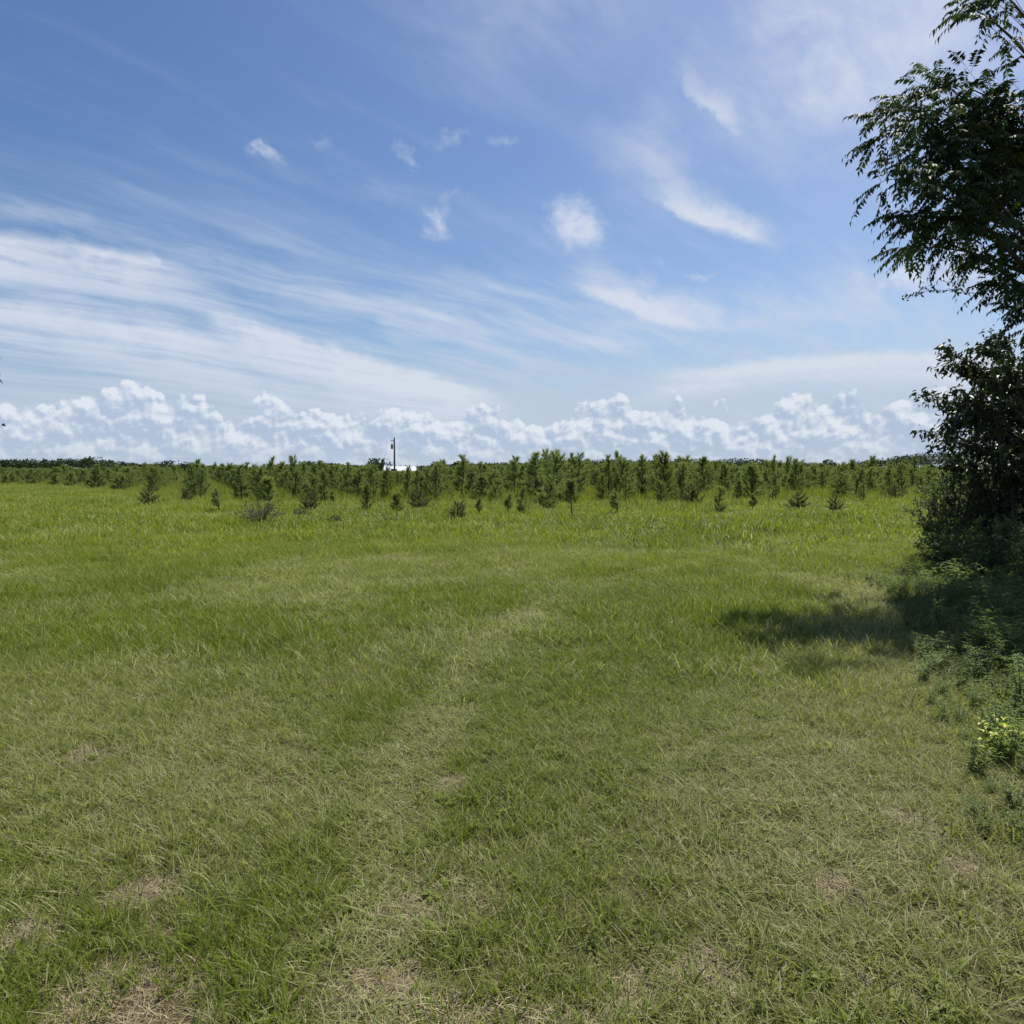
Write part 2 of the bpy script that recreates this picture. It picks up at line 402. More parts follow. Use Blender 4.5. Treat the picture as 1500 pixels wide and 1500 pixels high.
# ------------------------------------------------------------------ scatter with geometry nodes (grass, straw, far saplings: nobody could count them)
def scatter(name, pts, rot, scl, idx, attrs, sources, kind='stuff', label=None):
    me = bpy.data.meshes.new(name); me.vertices.add(len(pts)); me.vertices.foreach_set('co', np.asarray(pts, 'f').ravel())
    def put(n, typ, arr, key):
        a = me.attributes.new(n, typ, 'POINT'); a.data.foreach_set(key, np.ascontiguousarray(arr).ravel())
    put('rot', 'FLOAT_VECTOR', np.asarray(rot, 'f'), 'vector'); put('scl', 'FLOAT_VECTOR', np.asarray(scl, 'f'), 'vector'); put('idx', 'INT', np.asarray(idx, 'i'), 'value')
    for k, v in attrs.items(): put(k, 'FLOAT', np.asarray(v, 'f'), 'value')
    src = bpy.data.collections.new(name + ' kinds')
    for i, s_ in enumerate(sources):                                      # the collection is read in order of name
        s_.name = 'kind %02d %s' % (i, s_.name); src.objects.link(s_)
    o = bpy.data.objects.new(name, me); COL.objects.link(o); tag(o, label, name.replace('_', ' '), kind=kind)
    g = bpy.data.node_groups.new(name, 'GeometryNodeTree')
    g.interface.new_socket('Geometry', in_out='INPUT', socket_type='NodeSocketGeometry')
    g.interface.new_socket('Geometry', in_out='OUTPUT', socket_type='NodeSocketGeometry')
    N = g.nodes.new; L = g.links.new
    gi, go = N('NodeGroupInput'), N('NodeGroupOutput')
    ci = N('GeometryNodeCollectionInfo'); ci.inputs['Collection'].default_value = src; ci.inputs['Separate Children'].default_value = True
    ci.inputs['Reset Children'].default_value = True
    ip = N('GeometryNodeInstanceOnPoints'); ip.inputs['Pick Instance'].default_value = True
    def na(n, t):
        a = N('GeometryNodeInputNamedAttribute'); a.data_type = t; a.inputs[0].default_value = n; return a.outputs[0]
    e2r = N('FunctionNodeEulerToRotation'); L(na('rot', 'FLOAT_VECTOR'), e2r.inputs[0])
    L(gi.outputs[0], ip.inputs['Points']); L(ci.outputs[0], ip.inputs['Instance']); L(na('idx', 'INT'), ip.inputs['Instance Index'])
    L(e2r.outputs[0], ip.inputs['Rotation']); L(na('scl', 'FLOAT_VECTOR'), ip.inputs['Scale'])
    L(ip.outputs[0], go.inputs[0])
    md = o.modifiers.new('scatter', 'NODES'); md.node_group = g
    return o

def blades(n, rad, len_, wid, lean, curl, seg=4, rndr=(0, 1), name='tuft', m=None, seed=0, flat=False):
    g = np.random.default_rng(seed)
    th = g.uniform(0, 2 * np.pi, n); rr = rad * np.sqrt(g.uniform(0, 1, n))
    P = np.stack([rr * np.cos(th), rr * np.sin(th), np.zeros(n) - .005], 1)
    az = g.uniform(0, 2 * np.pi, n)
    L = g.uniform(*len_, n); Wd = g.uniform(*wid, n)
    a0 = g.uniform(*lean, n); k = g.uniform(*curl, n)          # angle off the vertical at the base, total bend
    side = np.stack([-np.sin(az), np.cos(az), np.zeros(n)], 1)
    tw = g.normal(0, .5, n)
    pts = [P]; p = P
    twist_az = az.copy(); kz = g.normal(0, .35, n)
    for i in range(seg):
        a = np.clip(a0 + k * ((i + .5) / seg) ** 1.3, -.2, 2.1)
        twist_az = twist_az + kz / seg
        d = np.stack([np.cos(twist_az) * np.sin(a), np.sin(twist_az) * np.sin(a), np.cos(a)], 1)
        p = p + d * (L / seg)[:, None]; p[:, 2] = np.maximum(p[:, 2], .006); pts.append(p)
    sv = side * np.cos(tw)[:, None] + np.stack([np.cos(az), np.sin(az), np.zeros(n)], 1) * np.sin(tw)[:, None]
    V = []
    for i in range(seg):
        w = Wd * (1 - (i / seg) ** 2) * .5 if i else Wd * .42
        V += [pts[i] - sv * w[:, None], pts[i] + sv * w[:, None]]
    V.append(pts[seg])
    V = np.stack(V, 1); nv = 2 * seg + 1
    base = np.arange(n)[:, None] * nv
    b = MB(); rnd = np.repeat(g.uniform(*rndr, n), nv)
    b.add(V.reshape(-1, 3), np.concatenate([base + np.array([2 * i, 2 * i + 1, 2 * i + 3, 2 * i + 2]) for i in range(seg - 1)]), rnd)
    b.v.append(np.zeros((0, 3))); b.f.append(base + np.array([2 * seg - 2, 2 * seg - 1, 2 * seg])); b.r.append(np.zeros(0)); b.mi.append(np.zeros(n, int))
    return b.build(name, m or M_grass, link=False)

# fields that steer the sward
def line_dist(x, y, pts):
    d = np.full(np.shape(x), 1e9)
    for (ax, ay), (bx, by) in zip(pts[:-1], pts[1:]):
        t = np.clip(((x - ax) * (bx - ax) + (y - ay) * (by - ay)) / ((bx - ax) ** 2 + (by - ay) ** 2), 0, 1)
        d = np.minimum(d, np.hypot(x - ax - t * (bx - ax), y - ay - t * (by - ay)))
    return d
TRACK = [on_ground(*p) for p in ((520, 1500), (560, 1300), (610, 1100), (670, 990), (725, 930), (800, 885), (905, 848), (1000, 825))]
TRACK_LEFT = [(a - 1.45, b + .35) for a, b in TRACK[:6]]
TRACK2 = [on_ground(*p) for p in ((1010, 1500), (1010, 1250), (1040, 1080), (1100, 985), (1200, 900), (1290, 850))]
EDGE_STRIP = [on_ground(*p) for p in ((1330, 1300), (1290, 1100), (1310, 960), (1300, 870), (1180, 850))]
BARE = [(180, 1480, .30), (600, 1335, .13), (722, 1310, .09), (1213, 1298, .11), (1040, 1425, .13), (950, 1440, .09), (1420, 1275, .1), (660, 1145, .12), (820, 1325, .06),
        (560, 1440, .10), (690, 1260, .08), (215, 1305, .12), (40, 1365, .10), (790, 1490, .10), (1340, 1200, .08), (130, 1110, .22), (1250, 1440, .06), (640, 1490, .1), (895, 1475, .06)]
BARE = [(*on_ground(px, py), r) for px, py, r in BARE]
def f_bare(x, y):
    b = np.zeros(np.shape(x))
    for bx, by, r in BARE:
        w = .75 + .5 * fbm(x * 7, y * 7, 31, 2)
        b = np.maximum(b, sstep(np.hypot(x - bx, (y - by) * .9) / (r * w * 1.0), 1.1, .4) * .9)
    return np.maximum(b, .8 * sstep(fbm(x * 5, y * 5, 41, 3), .72, .82) * sstep(np.hypot(x, y), 8, 4))
def f_dry(x, y):
    n = fbm(x * .55, y * .55, 11, 4); n2 = fbm(x * 2.2, y * 2.2, 12, 3)
    d = .55 * sstep(n, .46, .74) + .35 * (n2 - .5)
    d = d + .62 * sstep(line_dist(x, y, TRACK) + .45 * (n2 - .5), .20 + .014 * y, .03) * (.8 + .7 * sstep(fbm(x * .9, y * .9, 61, 3), .35, .65)) * sstep(y, 14, 7)
    d = d + .34 * sstep(line_dist(x, y, TRACK_LEFT) + .45 * (n2 - .5), .20, .02) * sstep(y, 10, 5)
    d = d + .22 * sstep(line_dist(x, y, TRACK2) + .5 * (n2 - .5), .55, .1)
    d = d + .65 * sstep(line_dist(x, y, EDGE_STRIP) + .8 * (n2 - .5), 1.0, .2)
    d = d + .20 * sstep(y, 9, 4) + .26 * sstep(x, -.9, .7) * sstep(y, 6.5, 3)                    # the near middle and right are drier
    return np.clip(d, 0, 1)
def f_hue(x, y):
    n = fbm(x * .30 + 5, y * .30, 21, 4); n2 = fbm(x * 1.5, y * 1.5, 23, 3)
    return np.clip(.20 + .70 * sstep(n, .36, .68) * (.35 + .65 * sstep(y, 5, 16)) + .30 * sstep(y, 8, 22) + .30 * (n2 - .5), 0, 1)
def f_tall(x, y):
    return np.clip(.72 + .8 * (fbm(x * .8, y * .8, 51, 3) - .5) - .38 * sstep(line_dist(x, y, TRACK), .3, .08) - .18 * f_dry(x, y), .4, 1.35)

def sample(n_per_m2, y0, y1, fade=0, pad=2.0, slope=.80):
    area = (slope * (y1 ** 2 - y0 ** 2) + 2 * pad * (y1 - y0))
    n = int(n_per_m2 * area * 1.0)
    u = rng.uniform(0, 1, n)
    y = np.sqrt(u * (y1 ** 2 - y0 ** 2) + y0 ** 2)
    x = rng.uniform(-1, 1, n) * (slope * y + pad)
    if fade: 
        k = rng.uniform(0, 1, n) < np.clip((y1 - y) / fade, 0, 1); x, y = x[k], y[k]
    return x, y
def lay(x, y, nkinds, smin=.8, smax=1.2, kind_of=None, tall=True, bare=True):
    if bare:
        k = rng.uniform(0, 1, len(x)) > f_bare(x, y) * .97; x, y = x[k], y[k]
    n = len(x)
    h = f_tall(x, y) if tall else np.ones(n)
    sc = rng.uniform(smin, smax, n)
    scl = np.stack([sc, sc, sc * h], 1)
    rot = np.stack([rng.normal(0, .08, n), rng.normal(0, .08, n), rng.uniform(0, 2 * np.pi, n)], 1)
    pts = np.stack([x, y, gz(x, y)], 1)
    idx = kind_of(x, y) if kind_of else rng.integers(0, nkinds, n)
    dry = np.clip(f_dry(x, y) + rng.normal(0, .12, n), 0, 1); hue = np.clip(f_hue(x, y) + rng.normal(0, .10, n) + rng.normal(0, .16, n) * sstep(y, 6, 12) - .28 * sstep(fbm(x * .16, y * .34, 81, 4), .50, .66) * sstep(y, 7, 14), 0, 1)
    return pts, rot, scl, idx, {'dry': dry, 'hue': hue}

def rosette(seed):
    g = np.random.default_rng(seed); b = MB(); n = 16; a = np.arange(n) * 2.4
    P = np.stack([np.cos(a) * .008, np.sin(a) * .008, g.uniform(.005, .05, n)], 1); D = np.stack([np.cos(a), np.sin(a), g.uniform(.1, .9, n)], 1)
    L_ = g.uniform(.018, .036, n); b.leaves(P, D, np.stack([-np.cos(a), -np.sin(a), np.full(n, 1.2)], 1), L_, L_ * .55, g.uniform(.55, 1, n), .3, .4)
    return b.build('broadleaf_rosette', M_grass, link=False)
def seed_heads(seed):
    g = np.random.default_rng(seed); b = MB()
    for _ in range(3):
        a = g.uniform(0, 6.28); h = g.uniform(.16, .28); q = np.array([math.cos(a), math.sin(a), 0]); t = np.linspace(0, 1, 6)[:, None]
        c = t * np.array([0, 0, h]) + q * t ** 2 * h * g.uniform(.2, .6); b.tube(c, np.linspace(.0011, .0007, 6), 3, .02)
        n = 14; u = g.uniform(.72, 1.0, n); P = np.stack([np.interp(u, t[:, 0], c[:, k]) for k in range(3)], 1)
        b.leaves(P, rvec(n) * .7 + [0, 0, 1], rvec(n), .014, .004, .01)
    return b.build('seed_heads', M_grass, link=False)
near_kinds = [blades(34, .07, (.04, .12), (.0023, .0043), (.05, .8), (.1, 1.3), 4, name='tuft_%d' % i, seed=100 + i) for i in range(5)] \
    + [blades(14, .05, (.09, .19), (.0026, .0050), (.05, .7), (.4, 1.7), 5, name='tuft_long_%d' % i, seed=120 + i) for i in range(3)] \
    + [blades(8, .07, (.08, .21), (.0022, .0036), (.3, 1.1), (.2, 1.6), 5, (0, .25), name='tuft_wisp_%d' % i, seed=130 + i) for i in range(3)] \
    + [blades(11, .03, (.08, .17), (.006, .010), (.15, .9), (.2, 1.2), 5, (.5, 1), name='broad_blades_%d' % i, seed=140 + i) for i in range(2)] + [rosette(160), rosette(161), seed_heads(170), seed_heads(171)]
def near_pick(x, y):
    u = rng.uniform(0, 1, len(x)); d = f_dry(x, y)
    k = rng.integers(0, 5, len(x)); k = np.where(u < .24, 5 + rng.integers(0, 3, len(x)), k)
    k = np.where(u > .90 - .10 * d, 8 + rng.integers(0, 3, len(x)), k)
    k = np.where((u > .40) & (u < .40 + .045 * sstep(fbm(x * 1.1, y * 1.1, 93, 2), .50, .62)), 13 + rng.integers(0, 2, len(x)), k)
    k = np.where((u > .50) & (u < .510), 15 + rng.integers(0, 2, len(x)), k)
    return np.where((u > .30) & (u < .30 + .07 * sstep(fbm(x * 1.7, y * 1.7, 91, 2), .5, .6)), 11 + rng.integers(0, 2, len(x)), k)
x, y = sample(620, .55, 7.2, 2.2, 1.6)
scatter('grass', *lay(x, y, 17, .75, 1.2, near_pick), near_kinds, label='near turf of fine green and straw coloured blades in the foreground')
mid_kinds = [blades(110, .26, (.08, .19), (.0045, .0080), (.05, .8), (.1, 1.3), 3, name='patch_%d' % i, seed=200 + i) for i in range(5)] \
    + [blades(40, .26, (.14, .30), (.0040, .0065), (.1, .7), (.3, 1.4), 4, (0, .5), name='patch_long_%d' % i, seed=210 + i) for i in range(2)]
x, y = sample(56, 4.6, 19, 5, 3); k = rng.uniform(0, 1, len(x)) < np.clip((y - 4.6) / 2.4, 0, 1); x, y = x[k], y[k]
scatter('grass', *lay(x, y, 7, .62, 1.28), mid_kinds, label='middle stretch of the green sward crossed by the pale wheel track')
far_kinds = [blades(130, .75, (.12, .30), (.013, .024), (.05, .7), (.1, 1.1), 3, name='sward_%d' % i, seed=300 + i) for i in range(4)]
x, y = sample(5.0, 13, 85, 25, 6); k = rng.uniform(0, 1, len(x)) < np.clip((y - 13) / 6, 0, 1); x, y = x[k], y[k]
scatter('grass', *lay(x, y, 4, .6, 1.3), far_kinds, label='far yellow green sward running up to the young pines')
# flattened dead straw over bare spots and under the sward
straw_kinds = [blades(60, .10, (.03, .11), (.0015, .0032), (1.35, 1.75), (-.3, .5), 3, name='straw_%d' % i, m=M_straw, seed=400 + i) for i in range(4)]
x, y = sample(60, .55, 7, 3, 1.2)
k = rng.uniform(0, 1, len(x)) < .06 + .15 * f_dry(x, y) + .9 * f_bare(x, y); x, y = x[k], y[k]
for bx, by, r in BARE:
    q = int(8 + 500 * r * r); x = np.append(x, rng.normal(bx, r * .5, q)); y = np.append(y, rng.normal(by, r * .5, q))
scatter('dead_straw', *lay(x, y, 4, .7, 1.2, tall=False, bare=False), straw_kinds, label='dead tan straw lying on the bare spots of the foreground')

# ------------------------------------------------------------------ young pines
M_pine = leaf_mat('pine_needles', (.120, .155, .070), (.290, .335, .120), .43, .55, .15, 1.4, each=.8)
M_pine_dull = leaf_mat('old_pine_needles', (.085, .088, .045), (.17, .175, .075), .25, .6, .2, 1.2)
M_pbark = bark_mat('pine_bark', (.05, .037, .028), (.13, .10, .075))
def pine_parts(seed, H, spread, bare_stem=.12, sparse=1.0, needle=.20):
    """trunk with upswept limbs; needles in brushes at every shoot"""
    g = np.random.default_rng(seed)
    tr, cr = MB(), MB()
    zz = np.linspace(0, H, 9); wob = np.cumsum(g.normal(0, .012, (9, 2)), 0) * H
    tp = np.stack([wob[:, 0], wob[:, 1], zz], 1); tr.tube(tp, np.linspace(.022, .006, 9) * H ** .7, 6)
    tips = []                                                             # (point, direction, tuft length)
    nwh = max(5, int(H / .20))
    for w in range(nwh):
        f = bare_stem + (1 - bare_stem) * (w + g.uniform(-.2, .2)) / nwh
        z = f * H; base = np.array([np.interp(z, zz, tp[:, 0]), np.interp(z, zz, tp[:, 1]), z])
        for b in range(g.integers(4, 8)):
            if g.uniform() > sparse: continue
            a = g.uniform(0, 2 * np.pi)
            ln = spread * (1.05 - f) ** .85 * g.uniform(.45, 1.15) + .05
            rise = g.uniform(.35, .9) + .6 * f
            p1 = base + np.array([math.cos(a) * ln * .55, math.sin(a) * ln * .55, ln * rise * .35])
            p2 = base + np.array([math.cos(a) * ln, math.sin(a) * ln, ln * rise])
            tr.tube([base, p1, p2], [.010, .007, .004], 4)
            d = unit(p2 - p1)
            tips.append((p2, d, needle)); tips.append((p1 * .5 + p2 * .5, d, needle * .85))
            if ln > .35:
                for _ in range(2):
                    q = p1 + g.normal(0, .10, 3) * ln + np.array([0, 0, .05]); tips.append((q, unit(d + g.normal(0, .5, 3) + [0, 0, .5]), needle * .9))
    top = tp[-1]
    for q in range(9): tips.append((np.array([top[0], top[1], H - .04 - q * .075]), np.array([0, 0, 1.]), needle * (.36 + .07 * q)))
    P, D, L_ = [], [], []
    for p, d, l in tips:
        n = 40
        dd = unit(d * g.uniform(.25, 1.2, (n, 1)) + g.normal(0, .55, (n, 3)) + [0, 0, .25])
        P.append(p - d * g.uniform(0, .16, (n, 1))); D.append(dd); L_.append(l * g.uniform(.6, 1.1, n))
    P, D, L_ = np.concatenate(P), np.concatenate(D), np.concatenate(L_)
    S = unit(np.cross(D, rng.normal(size=D.shape)))
    w = .0062
    V = np.stack([P - S * w, P + S * w, P + D * L_[:, None] - np.array([0, 0, .12]) * (L_ ** 1.5)[:, None]], 1).reshape(-1, 3)
    n = len(P); cr.add(V, np.arange(n)[:, None] * 3 + np.array([0, 1, 2]), np.repeat(g.uniform(0, 1, n), 3))
    return tr, cr
def make_pine(seed, H, spread, **kw):
    m = kw.pop('m', M_pine)
    t = empty('young_pine', (0, 0, 0)); tr, cr = pine_parts(seed, H, spread, **kw)
    tr.build('trunk', M_pbark, t); cr.build('crown', m, t); return t
PINE_H = [2.2, 2.4, 2.0, 2.5, 2.3, 1.9, 2.6, 2.1]
protos = [make_pine(500 + i, PINE_H[i], .46 + .06 * (i % 3), bare_stem=[.1, .18, .06, .2, .12, .05, .15, .1][i], sparse=[1, .85, 1, .8, .95, 1, .9, .8][i]) for i in range(8)]
thin = make_pine(520, 1.9, .28, bare_stem=.3, sparse=.6); lolli = make_pine(521, 1.75, .50, bare_stem=.42, sparse=.95)
bushy = make_pine(522, 1.0, .55, bare_stem=.02, sparse=1.0, m=M_pine_dull)
KIND = {'p': (protos, PINE_H), 't': ([thin], [1.9]), 'l': ([lolli], [1.75]), 'b': ([bushy], [1.0])}
used = set()
def place_pine(kind, x, y, H, label, group=None, wide=1.0, pick=None):
    ps, hs = KIND[kind]; i = rng.integers(0, len(ps)) if pick is None else pick % len(ps)
    o = ps[i]
    if o.name in used: o = copy_tree(o)
    used.add(ps[i].name)
    s = H / hs[i]; w = s ** .6 * wide
    for k in ('label', 'category', 'group'):
        if k in o: del o[k]
    o.location = (x, y, float(gz(x, y))); o.scale = (w, w, s); o.rotation_euler = (rng.normal(0, .055), rng.normal(0, .055), rng.uniform(0, 6.28))
    return tag(o, label, 'pine tree', group)
FRONT = [  # kind, base pixel, top pixel, width factor, label
 ('l', 395, 757, 700, 1.1, 'young pine on a bare thin stem above the grey brush pile'),
 ('t', 323, 752, 714, 1.3, 'slim sparse young pine alone in the grass left of the brush pile'),
 ('b', 215, 741, 716, 1.0, 'small round pine furthest out in the grass at the left of the plantation'),
 ('p', 290, 730, 673, 1.2, 'tall spreading pine that tops the skyline left of the brush pile'),
 ('p', 355, 737, 681, 1.2, 'broad dark pine standing just behind and left of the brush pile'),
 ('b', 275, 737, 716, .9, 'knee-high bushy pine at the foot of the tall spreading left pine'),
 ('p', 432, 735, 668, .9, 'pine with the tallest spiky leader, right of the brush pile'),
 ('b', 455, 749, 722, 1.0, 'low rounded pine in the grass just right of the brush pile'),
 ('p', 537, 750, 708, .9, 'dark narrow pine in front of the plantation, left of the utility pole'),
 ('l', 580, 765, 722, 1.0, 'nearest small pine, on a thin bare stem directly below the utility pole'),
 ('b', 613, 747, 720, 1.2, 'dark squat bushy pine below the white roofed building'),
 ('b', 670, 762, 736, 1.0, 'low dull bushy pine closest to the mown grass right of the building'),
 ('t', 703, 758, 728, 1.0, 'thin wispy pine stem beside the low dull bushy pine'),
 ('t', 745, 755, 722, 1.1, 'wispy pine in the grass below the second, smaller utility pole'),
 ('p', 768, 755, 712, .8, 'upright pine at the plantation front between the wispy pine and the stemmed dark pine'),
 ('p', 803, 746, 698, 1.1, 'full dark pine beside the stemmed dark pine, on its left'),
 ('l', 838, 758, 702, 1.0, 'dark full pine on a short clear stem, nearest at the middle of the front'),
 ('p', 846, 735, 664, 1.1, 'tall full pine breaking the skyline behind the stemmed dark pine'),
 ('p', 892, 735, 667, .9, 'tall narrow pine breaking the skyline right of the tall full pine behind the stemmed one'),
 ('t', 906, 755, 718, 1.5, 'loose sparse young pine out in the grass below the narrow skyline pine'),
 ('p', 923, 738, 700, 1.2, 'rounded pine behind the loose sparse pine out in the grass'),
 ('p', 966, 742, 704, 1.1, 'dense pine right of the rounded pine behind the loose sparse one'),
 ('b', 1016, 743, 712, 1.1, 'dull brown green low pine between the dense pine and the forward bushy pine at right'),
 ('p', 1052, 752, 712, 1.0, 'full bushy pine set forward in the grass at the right of the plantation'),
 ('p', 1077, 738, 700, 1.0, 'pine just behind the full bushy pine that stands forward at right'),
 ('p', 1135, 738, 668, .8, 'slender pine with a lone spire on the skyline right of the forward bushy pine'),
 ('t', 1100, 749, 722, 1.4, 'spindly pine between the forward bushy pine and the pair of small dark pines'),
 ('b', 1170, 748, 722, 1.1, 'left one of the pair of small dark pines out in the grass at right'),
 ('b', 1223, 751, 728, .9, 'right one of the pair of small dark pines out in the grass'),
 ('p', 1266, 736, 706, 1.0, 'shaded pine at the plantation edge nearest the thicket but one'),
 ('b', 1308, 734, 712, 1.3, 'last squat pine of the plantation front beside the thicket'),
 ('p', 566, 739, 686, .8, 'narrow pine in front of the left end of the white roof'),
 ('p', 597, 738, 682, .7, 'slim pine whose tip crosses the white roof right of the utility pole'),
 ('p', 611, 740, 684, .9, 'pine hiding the right end of the white roof'),
 ('t', 490, 742, 716, 1.2, 'sparse sapling behind the low scrub bush right of the brush pile'),
]
taken = []
for n, (k, px, py, pt, wd, lab) in enumerate(FRONT):
    X, Y = on_ground(px, py); H = float(at_depth(px, pt, Y)[2])
    place_pine(k, X, Y, H, lab, 'young pines standing at the front of the plantation', wd, pick=n * 3)
    taken.append((X, Y))
taken = np.array(taken)
EDGE = np.array(sorted([on_ground(*p) for p in ((0, 713), (60, 714), (120, 717), (220, 728), (300, 736), (380, 742), (600, 742), (850, 743), (1050, 741), (1200, 737), (1340, 732))]))
EDGE_T = np.array([(-95., 105.), *EDGE.tolist(), (60., 42.)])
EDGE_T = EDGE_T[np.argsort(EDGE_T[:, 0])]
cand = []
ra = R(24); cr_, sr_ = math.cos(ra), math.sin(ra)
for i in range(-90, 90):
    for j in range(-10, 130):
        u, v = i * 2.6 + rng.normal(0, .22), j * 1.55 + rng.normal(0, .25)
        cand.append((u * cr_ - v * sr_, u * sr_ + v * cr_ + 20))
cand = np.array(cand)
ey = np.interp(cand[:, 0], EDGE_T[:, 0], EDGE_T[:, 1])
k = (cand[:, 1] > ey + .4) & (np.abs(cand[:, 0]) < cand[:, 1] * .76 + 3) & (cand[:, 1] < 150) & (rng.uniform(0, 1, len(cand)) < np.where(cand[:, 1] < ey + 7, .82, .94))
cand = cand[k]
k = np.min(np.hypot(cand[:, None, 0] - taken[None, :, 0], cand[:, None, 1] - taken[None, :, 1]), 1) > .7
cand = cand[k]
cand = cand[np.argsort(np.hypot(cand[:, 0], cand[:, 1]))]
n_ind = 300 - len(FRONT)
def pine_height(x, y):
    px = 750 + x / y * FPX
    m = np.interp(px, [0, 250, 340, 540, 700, 820, 1000, 1150, 1340], [1.55, 1.7, 1.8, 1.72, 1.85, 2.0, 1.98, 1.88, 1.75])
    h = np.clip(rng.normal(m, .36), .9, 2.9) * np.where(y > 60, .95, 1.)
    return np.where((px > 548) & (px < 634), np.minimum(h, 1.50), h)
hh = pine_height(cand[:, 0], cand[:, 1])
for (X, Y), h in zip(cand[:n_ind], hh):
    place_pine('p', X, Y, h, 'young green pine standing within the rows of the plantation behind its front pines', 'young pines in the rows of the plantation', float(rng.uniform(.95, 1.55)))
rest = cand[n_ind:]; rh = hh[n_ind:]
far_pines = []
for i in range(6):
    tr, cr = pine_parts(540 + i, 2.2, .70, sparse=.8, needle=.26)
    for V, F, r_, mi in zip(cr.v, cr.f, cr.r, cr.mi): tr.add(V, F, r_, 1)
    far_pines.append(tr.build('far_pine_%d' % i, [M_pbark, M_pine], link=False))
n = len(rest)
o = scatter('pine_plantation', np.stack([rest[:, 0], rest[:, 1], np.zeros(n)], 1), np.stack([np.zeros(n), np.zeros(n), rng.uniform(0, 6.28, n)], 1),
        np.stack([np.full(n, 1.05), np.full(n, 1.05), rh / 2.2], 1), rng.integers(0, 6, n), {'hue': rng.uniform(0, 1, n)}, far_pines,
        label='far rows of young pines merging into one green band below the skyline')
# rank yellow green weeds and taller grass between the pines
M_rank = M_grass
rank = [blades(60, .35, (.25, .75), (.010, .018), (.0, .5), (.0, .7), 3, name='rank_%d' % i, seed=600 + i) for i in range(4)]
nn = 36000
x = rng.uniform(-1, 1, nn); y = np.sqrt(rng.uniform(22 ** 2, 100 ** 2, nn)); x = x * (y * .78 + 3)
e = np.interp(x, EDGE_T[:, 0], EDGE_T[:, 1]); k = (y > e - 1.5 - 3 * fbm(x * .3, y * .3, 71, 2) + .9); x, y = x[k], y[k]
pp = lay(x, y, 4, .7, 1.15, tall=False, bare=False)
pp[2][:, 2] *= np.clip(.58 + .5 * sstep(y - np.interp(x, EDGE_T[:, 0], EDGE_T[:, 1]), -1, 5) + .5 * (fbm(x * .5, y * .5, 72, 2) - .5), .3, 1.2)
pp[4]['hue'] = np.clip(pp[4]['hue'] * .5 + .45, 0, 1); pp[4]['dry'] = np.clip(.25 + pp[4]['dry'] * .4, 0, 1)
scatter('tall_grass', *pp, rank, label='taller yellow green grass growing between the young pines')

# ------------------------------------------------------------------ brush pile and low scrub in the grass
M_twig = bark_mat('grey_twigs', (.075, .065, .052), (.17, .15, .125), 30)
M_scrub = leaf_mat('scrub_leaves', (.050, .065, .026), (.095, .115, .045), .25, .55, .25)
def bush(name, base, Rx, H, nst, nlf, leafL, m, label, cat, group=None, rx2=None, seed=0, droop=.2, wood=M_twig, lean=(0, 0), shell=.55, up=.3):
    """many-stemmed bush: stems fan from the foot, leaves along twigs"""
    g = np.random.default_rng(seed); t = empty(name, base, 0, label, cat, group)
    w, l = MB(), MB(); P, D, N = [], [], []
    Ry = rx2 or Rx
    for s_ in range(nst):
        a = g.uniform(0, 2 * np.pi); q = math.sqrt(g.uniform(.02, 1)); hz = H * (1 - .55 * q * q) * g.uniform(.6, 1.05)
        tip = np.array([math.cos(a) * Rx * q + lean[0] * hz / H, math.sin(a) * Ry * q + lean[1] * hz / H, hz])
        b0 = np.array([math.cos(a) * Rx * .12 * q, math.sin(a) * Ry * .12 * q, -.02])
        mid = b0 * .45 + tip * .55 + g.normal(0, .06, 3) * H; mid[2] = hz * .62
        tt = np.linspace(0, 1, 7)[:, None]; c = (1 - tt) ** 2 * b0 + 2 * tt * (1 - tt) * mid + tt ** 2 * tip
        w.tube(c, np.linspace(.010, .003, 7) * max(H, .8) ** .8, 4)
        for k in range(5):
            f = g.uniform(shell * .6, 1); i = int(f * 5.99); p = c[i] * (1 - (f * 6 - i)) + c[min(i + 1, 6)] * (f * 6 - i)
            d = unit(g.normal(0, 1, 3) * [1, 1, .6] + unit(p - [0, 0, H * .35]) * .9 + [0, 0, up])
            ln = g.uniform(.12, .30) * max(Rx, Ry, H * .5)
            q2 = p + d * ln; w.tube([p, (p + q2) / 2 + g.normal(0, .02, 3), q2], [.004, .003, .0015], 3)
            m_ = max(2, int(nlf / (nst * 5))); u = g.uniform(.1, 1.05, m_)[:, None]
            P.append(p + (q2 - p) * u + g.normal(0, .012, (m_, 3)))
            D.append(unit(d * .7 + g.normal(0, .7, (m_, 3)) - [0, 0, droop])); N.append(unit(g.normal(0, .55, (m_, 3)) + [0, 0, 1]))
    P, D, N = map(np.concatenate, (P, D, N)); n = len(P)
    k = P[:, 2] > .01; P, D, N = P[k], D[k], N[k]; n = len(P)
    L_ = leafL * g.uniform(.6, 1.2, n); l.leaves(P, D, N, L_, L_ * g.uniform(.38, .52, n), g.uniform(0, 1, n))
    w.build('stems', wood, t); l.build('foliage', m, t); return t
def at(px, py): X, Y = on_ground(px, py); return (X, Y, float(gz(X, Y)))
bush('brush_pile', at(383, 768), .75, .85, 60, 700, .07, M_scrub, 'grey twiggy brush pile in the grass in front of the left pines', 'brush pile', seed=3, up=.1)
bush('scrub_bush', at(491, 767), .26, .30, 26, 500, .05, M_scrub, 'tiny low scrub bush in open grass between brush pile and nearest small pine', 'bush', seed=4)
bush('scrub_bush', at(440, 757), .30, .35, 26, 420, .05, M_scrub, 'flat grey green scrub just right of the brush pile', 'bush', seed=5)

